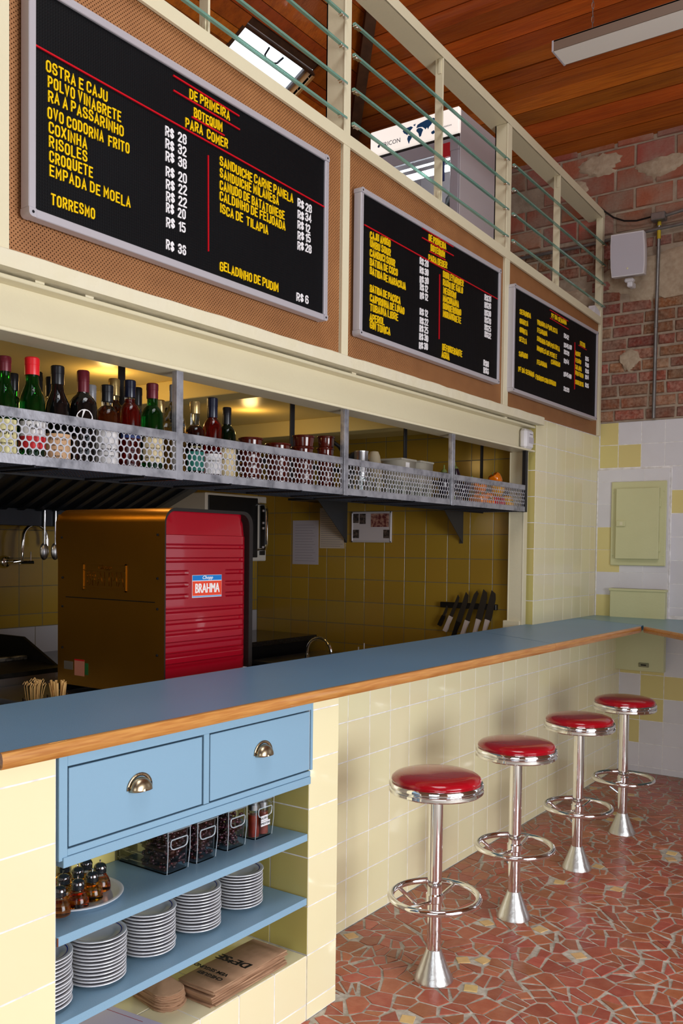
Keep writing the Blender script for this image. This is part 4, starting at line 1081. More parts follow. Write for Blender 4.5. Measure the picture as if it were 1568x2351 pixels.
# clear acrylic bins
M_ACRYL = mk('clear_acrylic', '#f4f8fa', .03, trans=1, ior=1.25)
M_GRAPE = mk('dark_red_sachet', '#3c1218', .18, hv=.02, vv=.5, island=True, coat=.5)
def acrylic_bin(x0, x1, y0, y1, h, lab, fill, rot=0):
    t = thing('acrylic_bin', lab, 'bin', ((x0+x1)/2,(y0+y1)/2,Z1), rot, 'clear bins on the upper shelf')
    w, d = (x1-x0)/2, (y1-y0)/2
    def rr(sx, sy, r, z, n=5):
        P = []
        for (cx, cy, a0) in ((sx-r,sy-r,0),(-sx+r,sy-r,PI/2),(-sx+r,-sy+r,PI),(sx-r,-sy+r,1.5*PI)):
            for k in range(n): a = a0+PI/2*k/(n-1); P.append((cx+r*math.cos(a), cy+r*math.sin(a), z))
        return P
    b = MB(); L = [rr(w*.95,d*.95,.012,.001), rr(w,d,.012,h), rr(w+.003,d+.003,.013,h), rr(w+.003,d+.003,.013,h+.003), rr(w-.0025,d-.0025,.011,h+.003), rr(w*.95-.0025,d*.95-.0025,.010,.004)]
    n = len(L[0]); vs = sum(L, []); fs = [tuple(range(n))[::-1]]
    for i in range(5):
        for j in range(n): fs.append((i*n+j, i*n+(j+1)%n, (i+1)*n+(j+1)%n, (i+1)*n+j))
    fs.append(tuple(5*n+j for j in range(n)))
    b.add(vs, fs).build('bin_body', M_ACRYL, t, smooth=40)
    for sy_ in (-1,1): MB().tube([(w*.955,sy_*d*.90,.002),(w+.0008,sy_*d*.95,h*.5),(w+.001,sy_*d*.955,h)], .0011, 6).build('corner_edge', mk('acrylic_edge', '#dfe8f0', .05, trans=.6, ior=1.4), t)
    MB().tube([(w+.001,-d,h+.002),(w+.001,d,h+.002)], .0014, 6).build('top_edge', mk('acrylic_edge', '#dfe8f0'), t)
    hy, hz = d*.72, h*.70
    P = [(w+.002,-hy*.9,hz+.014),(w+.002,hy*.9,hz+.014),(w+.002,hy,hz+.010),(w+.001,hy,hz-.002),(w+.001,hy*.88,hz-.010),(w,hy*.6,hz-.014),(w,-hy*.6,hz-.014),(w+.001,-hy*.88,hz-.010),(w+.001,-hy,hz-.002),(w+.002,-hy,hz+.010)]
    MB().tube(P, .0018, 6, closed=True).build('handle_rim', mk('acrylic_edge', '#dfe8f0', .05, trans=.6, ior=1.4), t)
    if fill:
        q = MB(); rnd = random.Random(int(y0*1000))
        ico = [(0,0,1),(.9,0,.35),(.28,.85,.35),(-.72,.53,.35),(-.72,-.53,.35),(.28,-.85,.35),(.72,.53,-.4),(-.28,.85,-.4),(-.9,0,-.4),(-.28,-.85,-.4),(.72,-.53,-.4),(0,0,-1)]
        F_ = [(0,1,2),(0,2,3),(0,3,4),(0,4,5),(0,5,1),(1,6,2),(2,7,3),(3,8,4),(4,9,5),(5,10,1),(6,7,2),(7,8,3),(8,9,4),(9,10,5),(10,6,1),(11,7,6),(11,8,7),(11,9,8),(11,10,9),(11,6,10)]
        xlo = -w*.1 if y0 < 1.7 else -w*.82
        for k in range(fill):
            s_ = rnd.uniform(.0042,.006); c = (rnd.uniform(xlo,w*.88), rnd.uniform(-d*.84,d*.84), rnd.uniform(.009,h*.9)); st_ = rnd.uniform(1,1.7); M_ = Matrix.Rotation(rnd.uniform(0,6),3,'Z') @ Matrix.Rotation(rnd.uniform(0,6),3,'X')
            q.add([Vector(c)+M_@Vector((v[0]*s_*st_,v[1]*s_,v[2]*s_)) for v in ico], F_)
        o = q.build('dark_red_beads', M_GRAPE, t, smooth=80); o['kind'] = 'stuff'
    return t
H_ = .115
b1 = acrylic_bin(.005,.211,1.684,1.771,H_,'leftmost clear bin, holding forks and dark red sachets',420)
acrylic_bin(.005,.213,1.794,1.878,H_,'second clear bin from the left full of dark red sachets',620)
acrylic_bin(.005,.210,1.923,2.007,H_,'third clear bin from the left full of dark red sachets',620)
b4 = acrylic_bin(.005,.209,2.047,2.133,H_,'rightmost clear bin holding sauce grinders beside the niche side',0)
# forks in a first bin, lying towards the back left
M_FH = mk('dark_wood_handle', '#3a2018', .4)
for k, (z, yy) in enumerate(((.012,-.030),(.036,-.031),(.062,-.030),(.024,-.010),(.052,-.008))):
    f = thing('fork', ['lowest fork lying in the leftmost clear bin, dark riveted handle','second lowest fork at the front side of the leftmost clear bin','topmost fork in the leftmost clear bin','fork at the back of the leftmost clear bin, lower one','fork at the back of the leftmost clear bin, upper one'][k], 'fork', (.098+.008*(k%2),1.7275+yy,Z1+z), group='forks in the leftmost clear bin')
    q = MB(); q.cbox((-.045,-.0035,-.001),(.012,.0035,.001), .0006)
    q.cbox((-.062,-.011,-.001),(-.045,.011,.001), .0006)
    for t_ in range(4): q.cbox((-.088,-.011+t_*.0065,-.0008),(-.060,-.0085+t_*.0065,.0008), .0005)
    q.build('tines', M_STEEL, f)
    h = MB().cbox((.008,-.0075,-.0045),(.098,.0075,.0045), .002).build('handle', M_FH, f)
    for xx in (.022,.045): MB().lathe([(.002,.0044),(.002,.0052)], 8, (xx,0,0)).build('rivet', M_CHROME, h)
# grinders in the right bin
M_SAUCE = mk('red_pepper_sauce', '#b43510', .35, noise=[(80,.6,'#8c1d08')]); M_SAUCE2 = mk('pinkish_pepper_salt', '#c05a48', .5, noise=[(60,.6,'#a03a20')])
for (x, y, m, lab) in ((.182,2.069,M_SAUCE,'left spice shaker of red pepper flakes in the rightmost bin'),(.182,2.111,M_SAUCE2,'right spice shaker of pinkish pepper salt in the rightmost bin')):
    t = thing('spice_shaker', lab, 'shaker', (x,y,Z1+.0045), group='spice shakers')
    MB().lathe([(.0,.0),(.0155,.0),(.0165,.002),(.0165,.084),(.0145,.088)], 22).build('glass_body', M_GLASS, t)
    MB().lathe([(.0,.002),(.0148,.002),(.0148,.068),(.0,.068)], 22).build('contents', m, t)
    MB().lathe([(.0168,.083),(.0168,.098),(.0145,.101),(.012,.108),(.0032,.109),(.0030,.132),(.0,.133)], 22).build('metal_cap', M_STEEL, t)
lb = thing('paper_label', 'white printed paper label stuck on the rightmost clear bin', 'label', (.2105,2.088,Z1+.054))
MB().box((0,-.018,.0),(.0006,.014,.016)).box((0,-.018,-.016),(.0006,.024,-.001)).build('paper', M_WHITE, lb)
MT = mk('black_print', '#1a1a1e', .7)
txt('lettering', 'SALEIRO', .009, MT, lb, onX(.0009,-.003,.008)); txt('lettering', 'PIMENTEIRO', .009, MT, lb, onX(.0009,.003,-.0085))

# paper bags on the tiled ledge
ZL = .2052
M_INK = mk('black_ink', '#14110f', .7)
rnd = random.Random(9); z = ZL
nb = 13
for k in range(nb):
    th = .0031; x0, x1, y0, y1 = .133, .272, 1.80, 2.120
    dx, dy, a = rnd.uniform(-.006,.005), rnd.uniform(-.012,.006), rnd.uniform(-.02,.02)
    if k == nb-1: dx = dy = a = 0
    b = MB(); n = 14; vs = []; fs = []
    for i in range(n+1):
        y = y0+(y1-y0)*i/n; wz = rnd.uniform(-.0006,.0006)
        ex = rnd.uniform(-.003,.003) if i == 0 else 0
        for (x, zz_) in ((x0,th/2+wz),(x0+.003,0),(x1-.003,0),(x1,th/2+wz*2),(x1-.003,th),(x0+.003,th)): vs.append((x,y+ex,zz_))
    for i in range(n):
        for j in range(6): fs.append((6*i+j, 6*i+(j+1)%6, 6*i+6+(j+1)%6, 6*i+6+j))
    fs += [tuple(range(6)), tuple(6*n+j for j in range(6))]
    b.add([(v[0]-.2, v[1]-1.95, v[2]) for v in vs], fs)
    o = b.build('paper_bag', M_KRAFT, smooth=30); o.location = (.205+dx, 1.95+dy, z); o.rotation_euler = (0, 0, a); z += th+.0002
    q = nb-1-k
    tag(o, 'top brown kraft paper bag with black printed words' if q == 0 else 'brown kraft paper bag, %s of the flat stack on the ledge' % ORD[q], 'paper bag', 'brown paper bags on the tiled ledge')
    if q == 0:
        sc = Matrix.Rotation(PI, 4, 'Z')
        def up_(x, y): return frame4(Vector((-1,0,0)), Vector((0,-1,0)), Vector((0,0,1)), (x-.205, y-1.95, th+.0003))
        boldtxt('lettering', 'DE*SE', .044, M_INK, o, lambda d, z_: up_(.258+d,1.972) @ Matrix.Translation((0,0,z_)), .0022, sx=1.05, shear=.1, align='LEFT')
        txt('lettering', 'CHEGUEI!', .0215, M_INK, o, up_(.248,1.864), bold=.0004, align='LEFT')
        txt('lettering', 'VEM SEGUNDA', .0215, M_INK, o, up_(.243,1.892), bold=.0004, align='LEFT')
z = ZL
for k in range(9):
    b = MB(); rnd2 = random.Random(50+k); n = 16; vs = []; fs = []; th = .0052
    for i in range(n+1):
        a = -PI/2+PI*i/n; ca, sa = math.cos(a), math.sin(a)
        px_, py_ = .032+.046*ca*(.9+.04*rnd2.random()), .045*sa
        w = rnd2.uniform(-.0012,.0012)
        vs += [(px_,py_,w),(px_+.003,py_*1.05,th/2+w),(px_,py_,th-.0006+w)]
    vs += [(-.075,.045,0),(-.075,-.045,0),(-.075,.045,th-.0008),(-.075,-.045,th-.0008)]; m = 3*(n+1)
    for i in range(n): fs += [(3*i,3*i+3,3*i+4,3*i+1),(3*i+1,3*i+4,3*i+5,3*i+2)]
    fs += [tuple([3*i for i in range(n+1)]+[m,m+1]), tuple([3*i+2 for i in range(n+1)]+[m+2,m+3]), (m,m+1,m+3,m+2), (0,1,2,m+3,m+1), (3*n,3*n+1,3*n+2,m+2,m)]
    b.add(vs, fs); o = b.build('folded_bag', M_KRAFT, smooth=40); o.location = (.130+rnd2.uniform(-.003,.003),1.742+rnd2.uniform(-.003,.003),z); o.rotation_euler = (0,0,rnd2.uniform(-.08,.08)-.15); z += th
    tag(o, 'round-ended folded kraft bag, %s of the low bundle beside the flat bags' % ORD[8-k] if k < 8 else 'round-ended folded kraft bag on top of the low bundle', 'paper bag', 'round-ended kraft bags')
# menu sheet on the ledge
ms = thing('printed_sheet', 'pale lilac printed sheet lying on the tiled ledge below the plates', 'paper', (.128,1.53,ZL))
sh = MB().box((-.13,-.20,0),(.125,.115,.0012)).build('sheet', mk('lilac_white_paper', '#cfc8e2', .6), ms)
ms.rotation_euler = (0,0,.10)
def upz(x, y, z=.0016): return frame4(Vector((0,1,0)), Vector((-1,0,0)), Vector((0,0,1)), (x,y,z))
MC = mk('crimson_print', '#a81430', .6)
MB().box((-.115,.094,.0012),(.06,.0955,.0016)).build('red_rule', MC, ms)
txt('lettering', 'DE PRIMEIRA', .030, MC, ms, upz(.066,.005), sx=.85)
txt('lettering', 'BOTEQUIM', .009, MC, ms, upz(.088,.07), sx=1.0)

# ================================================================ bottles in the hanging rack
ZR0 = ZB+.0045
def glassmat(nm, col, tr=.9, r=.03): return mk(nm, col, r, trans=tr, ior=1.4)
G_GREEN = glassmat('green_bottle_glass', '#0c5a1a'); G_DKGREEN = glassmat('dark_green_bottle_glass', '#06240f', .8); G_BLACK = mk('black_bottle_glass', '#08090a', .04, coat=.5)
G_AMBER = glassmat('amber_spirit', '#8a3c08', .85); G_REDL = glassmat('red_aperitif', '#a80c06', .85); G_CLEAR = M_GLASS
G_DKRED = glassmat('dark_red_liqueur', '#3a0c08', .7)
C_BURG = mk('burgundy_foil', '#5a1420', .35, .2); C_RED = mk('red_foil', '#d0141e', .35); C_BLK = mk('black_cap', '#121318', .3, .1); C_GOLD = mk('gold_cap', '#c2a870', .3, .8); C_NAVY = mk('navy_cap', '#0a1026', .25); C_GREY = mk('grey_cap', '#8c8c92', .35, .3)
L_CREAM = mk('cream_label', '#d8cf9a', .6); L_WHITE = mk('white_label', '#dcd8d8', .6); L_PEACH = mk('peach_label', '#d8ac82', .6); L_RED = mk('red_label', '#c02028', .6); L_TEAL = mk('teal_label', '#1e6e62', .6); L_BUFF = mk('buff_label', '#cdbb92', .6); L_NAVY = mk('navy_label', '#26386e', .5)
def bottle(lab, x, y, h, r, shape, glass, cap, label=None, capl=.05, rn=.0145, text=None, liquid=None, fillz=.6, ltc=None, lz=(.03,.10), cr=None):
    t = thing('bottle', lab, 'bottle', (x,y,ZR0), group='liquor bottles in the hanging rack')
    ns = {'round': [(.63,1.0),(.685,.93),(.73,.72),(.76,.48),(.80,.38)], 'slope': [(.56,1.0),(.63,.92),(.69,.73),(.75,.52),(.82,.44)], 'square': [(.60,1.0),(.645,.95),(.68,.72),(.70,.5),(.73,.42)], 'bulb': [(.50,1.0),(.57,1.03),(.66,.88),(.74,.55),(.79,.40)]}[shape]
    prof = [(.0,.002),(r*.85,.0),(r,.006)]+[(max(r*f, rn), h*z) for z, f in ns]+[(rn,h*.86),(rn,h-capl*.6),(.0,h-capl*.6)]
    MB().lathe(prof, 24).build('glass_body', glass, t)
    if liquid:
        lp = [(.0,.006),(r*.93,.006),(r*.93,.012)]
        for z, f in ns:
            if z < fillz: lp.append((max(r*f, rn)*.93, h*z))
        rr = np.interp(fillz, [z for z,_ in [(0,1)]+ns]+[1], [f for _,f in [(0,1)]+ns]+[rn/r])*r*.9
        lp += [(max(float(rr), rn*.86),h*fillz),(.0,h*fillz)]; MB().lathe(lp, 20).build('liquid', liquid, t)
    cr = cr or rn+.0022
    cp = [(cr*.98,h-capl),(cr,h-capl+.002),(cr,h-capl*.45),(cr*1.04,h-capl*.44),(cr*1.04,h-.004),(cr*.9,h-.0005),(.0,h)]
    MB().lathe(cp, 20).build('cap', cap, t)
    if label:
        a0 = math.radians(-95); a1 = math.radians(60); n = 14; vs = []
        for i in range(n+1):
            a = a0+(a1-a0)*i/n
            for z in lz: vs.append(((r+.0007)*math.cos(a), (r+.0007)*math.sin(a), z))
        lo = MB().add(vs, [(2*i,2*i+2,2*i+3,2*i+1) for i in range(n)]).build('label', label, t)
        if text:
            for (s, zz, sz) in text:
                # wrap the lettering round the bottle
                o = txt('lettering', s, sz, ltc or MT, lo, None); me = o.data
                for v in me.vertices:
                    a = math.radians(-34)+v.co.x/r; d = r+.0011+v.co.z; yy = v.co.y
                    v.co = (d*math.cos(a), d*math.sin(a), zz+yy)
    return t
C_ = lambda *a, **k: bottle(*a, **k)
C_('green bottle at the left edge of the rack with burgundy cap and cream label', -.235,1.495,.292,.031,'slope',G_GREEN,C_BURG,L_CREAM,.042,.0155,[('DOM',.082,.020),('BENEDICTINE',.052,.007)],lz=(.02,.118))
C_('dark green capped bottle behind the leftmost green bottle', -.36,1.607,.276,.030,'round',G_GREEN,C_BLK,None,.05)
C_('green bottle with tall bright red cap and red and white label', -.235,1.583,.304,.036,'slope',G_GREEN,C_RED,L_WHITE,.05,.018,[('VIA',.105,.022)],ltc=C_BLK,lz=(.05,.122))
MB().lathe([(.0370,.045),(.0370,.08)], 24, (-.235,1.583,ZR0), cap=False).build('label_band', L_RED, [o for o in COL.objects if o.name.startswith('bottle')][-1]).location = (.235,-1.583,-ZR0)
C_('green bottle with black cap behind the red-capped bottle', -.36,1.690,.294,.025,'round',G_DKGREEN,C_BLK,None,.06)
C_('clear bottle with slim black cap behind the dark tapered bottle', -.375,1.752,.29,.025,'round',G_CLEAR,C_BLK,None,.06)
C_('almost black tapered bottle with peach label and strip seal', -.26,1.688,.301,.037,'slope',G_BLACK,C_BLK,L_PEACH,.055,.017,[('FERNET',.085,.014),('DISTILLERIE',.066,.007),('SINCE',.05,.009),('MILANO',.034,.007)],lz=(.015,.10))
C_('dark round-shouldered bottle with burgundy cap and oval white label', -.24,1.765,.298,.041,'round',G_BLACK,C_BURG,None,.075,.0155)
C_('grey-capped bottle mostly hidden behind the burgundy-capped one', -.38,1.908,.29,.026,'round',G_DKGREEN,C_GREY,None,.06)
C_('whiskey bottle with black cap and large white label', -.25,1.864,.271,.034,'round',G_CLEAR,C_BLK,L_WHITE,.052,.0165,[('KENTUCKY',.086,.007),('BOURBON',.068,.016),('WHISKEY',.050,.008)],G_AMBER,.70,lz=(.025,.14))
C_('tall gold-capped bottle of amber spirit in the back row', -.35,1.977,.318,.031,'round',G_CLEAR,C_GOLD,None,.055,.0155,None,G_AMBER,.78)
C_('red aperitif bottle with navy cap, left of the green whiskey', -.25,1.955,.300,.033,'round',G_CLEAR,C_NAVY,L_NAVY,.055,.0160,[('APEROL',.128,.012)],G_REDL,.80,ltc=C_GOLD,lz=(.115,.142))
C_('small black-capped clear bottle behind the first red bottle', -.37,2.093,.309,.030,'slope',G_CLEAR,C_BLK,None,.06)
C_('green whiskey bottle with burgundy cap and cream label, against the hanger', -.24,2.041,.302,.036,'round',G_GREEN,C_BURG,L_BUFF,.05,.0165,[('JAMESON',.128,.018),('TRIPLE DISTILLED',.09,.006),('IRISH WHISKEY',.06,.007)],lz=(.045,.148))
C_('gold-capped clear bottle behind the green whiskey', -.375,2.20,.282,.027,'square',G_CLEAR,C_GOLD,None,.045,.0160)
C_('clear bulbous bottle behind the front steel hanger', -.30,2.194,.327,.040,'bulb',G_CLEAR,C_GREY,None,.06,.0125,None,glassmat('pale_straw_spirit','#d8b070',.9),.55)
C_('small dark-capped bottle at the very back left of the hanger', -.405,2.275,.267,.024,'round',G_CLEAR,C_BLK,None,.05)
C_('dark amber square-shouldered bottle with gold cap and teal label', -.25,2.246,.273,.032,'square',G_CLEAR,C_GOLD,L_TEAL,.042,.0150,[('CACHAÇA',.115,.009)],G_DKRED,.69,ltc=L_CREAM,lz=(.035,.10))
C_('red aperitif bottle with navy cap, right of the front steel hanger', -.25,2.332,.298,.033,'round',G_CLEAR,C_NAVY,L_WHITE,.07,.0160,[('APERITIVO',.075,.008)],G_REDL,.79,lz=(.03,.10))
C_('dark green bottle with silver seal and buff label beside the clay bowls', -.27,2.428,.279,.033,'round',G_DKGREEN,C_BLK,L_BUFF,.062,.0135,[('CACHAÇA',.13,.010),('ARTESANAL',.09,.008)],lz=(.01,.150))
ov = MB(); n = 20; vs = []
for i in range(n):
    a = 2*PI*i/n; ang = math.radians(-32)+.62*math.cos(a); vs.append((.0418*math.cos(ang), .0418*math.sin(ang), .150+.028*math.sin(a)))
bo = [o for o in COL.objects if o.get('label','').startswith('dark round-shouldered')][0]
ov.add(vs, [tuple(range(n))]).build('oval_label', L_WHITE, bo)
for nm, yy, zz_ in (('leftmost green',1.495,.24),):
    pass
# clay bowls
M_CLAY = mk('glazed_brown_clay', '#4a150d', .12, coat=.4, vv=.1)
def bowl_mesh(r, h): return MB().lathe([(.0,.0),(r*.80,.0),(r*.86,.003),(r*.92,h*.55),(r*.93,h*.8),(r*1.0,h*.84),(r*1.03,h*.92),(r*.98,h),(r*.90,h*.97),(r*.86,h*.6),(r*.80,.008),(.0,.007)], 32).mesh('clay_bowl', M_CLAY)
bm1 = bowl_mesh(.046,.046); bm2 = bowl_mesh(.050,.044); bm3 = bowl_mesh(.037,.048)
for (x, y, n, me, nm, st, z0) in ((-.30,2.592,4,bm1,'left',.0465,ZR0),(-.30,2.757,4,bm2,'second left',.0455,ZR0),(-.30,2.917,5,bm1,'third from left',.0455,ZR0),(-.29,3.06,5,bm3,'rightmost',.048,ZR0)):
    for k in range(n):
        q = n-1-k; o = link_mesh('clay_bowl', me, loc=(x+random.uniform(-.002,.002), y+random.uniform(-.002,.002), z0+k*st+.0006*k))
        tag(o, ('glazed brown clay bowl on top of the %s stack in the rack' % nm) if q == 0 else 'glazed brown clay bowl, %s of the %s stack' % (ORD[q], nm), 'bowl', 'stacked clay bowls in the rack')
# utensils and plastic boxes
jar = thing('steel_jar', 'small steel jar in the rack between the bowls and the clear boxes', 'jar', (-.30,3.34,ZR0))
MB().lathe([(.0,.0),(.03,.0),(.031,.003),(.031,.20),(.033,.203),(.033,.207),(.0,.207)], 24).build('jar_body', M_STEEL, jar)
pan = thing('black_pan', 'black pan standing on edge in the rack behind the steel jar', 'pan', (-.425,3.48,ZR0))
MB().lathe([(.0,-.02),(.07,-.02),(.112,.0),(.114,.018),(.108,.02),(.07,-.014),(.0,-.014)], 30, axis=0).build('pan_body', M_BLACK, pan).location = (0,0,.114)
MB().tube([(0.0,-.09,.20),(.01,-.15,.235),(.012,-.20,.25)], .009, 8).build('pan_handle', M_BLACK, pan)
ob = MB().lathe([(.0,0),(.030,.0),(.043,.01),(.046,.05),(.040,.15),(.028,.215),(.02,.235),(.0,.24)], 24).build('stoneware_jug', mk('beige_stoneware', '#a89a80', .5)); ob.location = (-.405,3.605,ZR0)
tag(ob, 'beige stoneware jug beside the black pan in the rack', 'jug')
M_PBOX = mk('milky_plastic_box', '#cfc8b8', .25, trans=.45, ior=1.2)
for (x, y, w, d, h, lab) in ((-.365,3.775,.075,.115,.205,'frosted plastic box with a paper tag in the rack'),(-.345,3.99-.06,.07,.11,.205,'frosted plastic box at the right, beside the eggplants')):
    pass
def pbox(x, y, w, d, h, lab, tagon):
    t = thing('plastic_box', lab, 'box', (x,y,ZR0), group='frosted plastic boxes in the rack')
    b = MB(); b.add([(-w*.9,-d*.9,0),(w*.9,-d*.9,0),(w*.9,d*.9,0),(-w*.9,d*.9,0),(-w,-d,h),(w,-d,h),(w,d,h),(-w,d,h)], [(0,3,2,1),(0,1,5,4),(1,2,6,5),(2,3,7,6),(3,0,4,7)])
    o = b.build('box_body', M_PBOX, t); md = o.modifiers.new('t','SOLIDIFY'); md.thickness = .002
    MB().cbox((-w-.004,-d-.004,h-.006),(w+.004,d+.004,h+.004), .003).build('box_lid', M_PBOX, t)
    if tagon: MB().box((w*.98,-.03,h*.78),(w*.98+.001,.005,h*.93)).build('paper_tag', L_WHITE, t)
pbox(-.365,3.745,.07,.066,.205,'frosted plastic box with a paper tag in the rack',1)
pbox(-.355,3.90,.07,.062,.205,'frosted plastic box beside the eggplants in the rack',0)
M_TUMB = M_GLASS
tm = MB().lathe([(.0,.003),(.024,.003),(.025,.0),(.027,.004),(.031,.088),(.0325,.090),(.0295,.089),(.0255,.008),(.0,.008)], 22).mesh('tumbler', M_TUMB)
for k, (x, y) in enumerate([(-.22,3.14),(-.22,3.215),(-.22,3.29),(-.22,3.365),(-.22,3.44),(-.225,3.515),(-.225,3.59),(-.225,3.665),(-.225,3.74),(-.225,3.815)]):
    o = link_mesh('tumbler', tm, loc=(x,y,ZR0)); tag(o, 'clear glass tumbler in the row behind the third perforated panel', 'glass', 'tumblers behind the perforated panel')
M_EGG = mk('eggplant_skin', '#170d1e', .12, coat=.6); M_CALYX = mk('green_calyx', '#6f7a3c', .6)
def eggplant(lab, loc, rot):
    t = thing('eggplant', lab, 'eggplant', loc, group='eggplants in the rack'); t.rotation_euler = rot
    MB().lathe([(.0,-.075),(.014,-.072),(.026,-.055),(.030,-.03),(.026,0),(.019,.03),(.015,.048),(.0,.055)], 20).build('fruit', M_EGG, t)
    b = MB(); b.lathe([(.0165,.036),(.0165,.046),(.010,.056),(.004,.062),(.0035,.080),(.0,.081)], 10); b.build('calyx', M_CALYX, t)
eggplant('eggplant standing at the left of the three, calyx up', (-.30,4.10,ZR0+.128), (.15,.1,0))
eggplant('tallest eggplant in the middle, right behind the hanger bar', (-.30,4.235,ZR0+.155), (-.05,-.15,0))
eggplant('eggplant leaning to the right, lowest of the three', (-.25,4.255,ZR0+.105), (-.75,.1,0))
eggplant('eggplant lying at the bottom under the leaning ones', (-.24,4.12,ZR0+.032), (1.45,.1,.15))
M_PO = mk('orange_pepper_skin', '#e07408', .15, coat=.5); M_PR = mk('red_pepper_skin', '#b81418', .15, coat=.5); M_PY = mk('yellow_pepper_skin', '#e2a010', .15, coat=.5)
def pepper(lab, loc, m, rot=(0,0,0), s=1):
    t = thing('bell_pepper', lab, 'bell pepper', loc, group='bell peppers in the rack'); t.rotation_euler = rot; t.scale = (s,s,s)
    b = MB(); n = 28; prof = [(.004,.024),(.018,.032),(.032,.030),(.039,.015),(.038,-.005),(.033,-.025),(.024,-.037),(.012,-.039),(.0,-.034)]; vs = []
    for (r, z) in prof:
        for j in range(n):
            a = 2*PI*j/n; k = 1-.13*abs(math.cos(2*a))**3; vs.append((r*k*math.cos(a), r*k*math.sin(a), z))
    fs = [(i*n+j, i*n+(j+1)%n, (i+1)*n+(j+1)%n, (i+1)*n+j) for i in range(len(prof)-1) for j in range(n)]
    b.add(vs, fs).build('fruit', m, t); MB().tube([(0,0,.022),(.002,0,.034),(.006,.002,.044)], [.006,.0035,.004], 7).build('stalk', M_CALYX, t)
pz0 = ZR0+.04
pepper('orange bell pepper at the left of the pile', (-.225,4.36,pz0), M_PO, (.3,.2,0)); pepper('orange bell pepper second in the bottom row', (-.225,4.445,pz0), M_PO, (1.2,.3,1))
pepper('small red bell pepper low in the middle', (-.225,4.525,pz0-.004), M_PR, (.5,.9,2), .9); pepper('red bell pepper at the bottom right of the small red one', (-.225,4.605,pz0-.004), M_PR, (1.,.2,0), .9)
pepper('yellow bell pepper at the right end with stalk facing out', (-.23,4.70,pz0+.002), M_PY, (0,1.35,0), 1.05); pepper('orange bell pepper in the back row', (-.32,4.50,pz0), M_PO, (.2,.1,0))
pepper('orange bell pepper stacked in the second layer', (-.245,4.40,pz0+.068), M_PO, (.6,.4,0), .95); pepper('yellow bell pepper stacked in the second layer', (-.26,4.655,pz0+.075), M_PY, (.2,.3,0)); pepper('topmost orange bell pepper showing above the rack', (-.30,4.705,pz0+.135), M_PO, (.5,-.4,0), 1.0)
pepper('deep orange bell pepper behind the pile', (-.32,4.62,pz0+.02), M_PO, (.2,.1,0), 1.1)

# ================================================================ beer dispenser
DX, DY0, DY1, DZ0, DZ1 = -.45, 2.300, 2.785, .915, 1.612
dp = thing('beer_dispenser', 'big bronze and red draught beer dispenser behind the counter', 'dispenser', (-.75,2.54,DZ0)); do = (-.75,2.54,DZ0)
def rtop(y0, y1, z0, z1, r, n=8):
    P = [(y0,z0)]+[(y0+r-r*math.cos(a), z1-r+r*math.sin(a)) for a in [PI/2*k/n for k in range(n+1)]]+[(y1-r+r*math.sin(a), z1-r+r*math.cos(a)) for a in [PI/2*k/n for k in range(n+1)]]+[(y1,z0)]
    return P
outer = rtop(DY0, DY1, DZ0, DZ1, .055); inner = rtop(DY0+.006, DY1-.022, DZ0+.012, DZ1-.012, .047)
b = MB(); n = len(outer); xb = -1.06
vs = [(DX,p[0],p[1]) for p in outer]+[(xb,p[0],p[1]) for p in outer]+[(DX,p[0],p[1]) for p in inner]+[(DX-.05,p[0],p[1]) for p in inner]
fs = []
for i in range(n):
    j = (i+1)%n; fs += [(i,j,n+j,n+i),(i,2*n+i,2*n+j,j),(2*n+i,3*n+i,3*n+j,2*n+j)]
fs.append(tuple(range(n,2*n)))
b.add(vs, fs); b.m = []
for i in range(n): b.m += [0,1,1]
b.m.append(0); b.build('bronze_shell', [M_BRONZE, mk('dark_gasket', '#1c1512', .5)], dp, org=do, smooth=40)
MB().prism([(-1.06,DZ0+.08),(-1.06,DZ1-.02),(-1.075,DZ1-.05),(-1.078,DZ1-.12),(-1.065,DZ1-.19),(-1.06,DZ1-.21)], 1, DY0+.001, DY1-.001).build('rear_lip', M_BRONZE, dp, org=do)
MB().cbox((-1.0605,DY0+.002,DZ0-.03),(-1.02,DY1-.01,DZ0), .004).build('plinth', M_BLACK, dp, org=do)
# red ribbed front as a relief
yi0, yi1, zi0, zi1 = DY0+.006, DY1-.022, .985, DZ1-.012
def groove(z, c, w=.0095):
    t = abs(z-c)/w
    return 0 if t >= 1 else (1 if t < .45 else (1-t)/.55)
GZ = [1.470,1.420]; GS = [1.372,1.328,1.284]; GB = [1.232,1.190,1.150,1.108,1.068,1.028]
ny, nz = 96, 300; vs = []; idx = {}
for i in range(ny+1):
    for j in range(nz+1):
        y = yi0+(yi1-yi0)*i/ny; z = zi0+(zi1-zi0)*j/nz; d = 0
        fy = (y-yi0)/(yi1-yi0)
        for c in GZ+GB: d += groove(z, c)+.55*groove(z, c+.012, .006)*0
        side = 1
        if .26 < fy < .70: side = 0
        elif .24 < fy <= .26: side = (.26-fy)/.02
        elif .70 <= fy < .72: side = (fy-.70)/.02
        for c in GS: d += side*groove(z, c)
        for c in GS: d += .0
        # slope of the upper cheek and rounding at right side and top
        e = max(0, (fy-.90)/.10); x = DX-.004-.011*min(d,1)*(1-min(1,e*1.4))-.022*e*e
        if z > 1.512: x -= .004+.010*max(0,(z-1.512)/.09)
        # keep inside rounded top corners
        yy, zz = y, z; r = .045
        for (cy, sgn) in ((yi0+r,-1),(yi1-r,1)):
            if zz > zi1-r and (yy-cy)*sgn > 0:
                L = math.hypot(yy-cy, zz-(zi1-r))
                m_ = max(abs(yy-cy), zz-(zi1-r))
                if L > 1e-6: yy, zz = cy+(yy-cy)*m_/L, (zi1-r)+(zz-(zi1-r))*m_/L
        vs.append((x,yy,zz))
N1 = nz+1
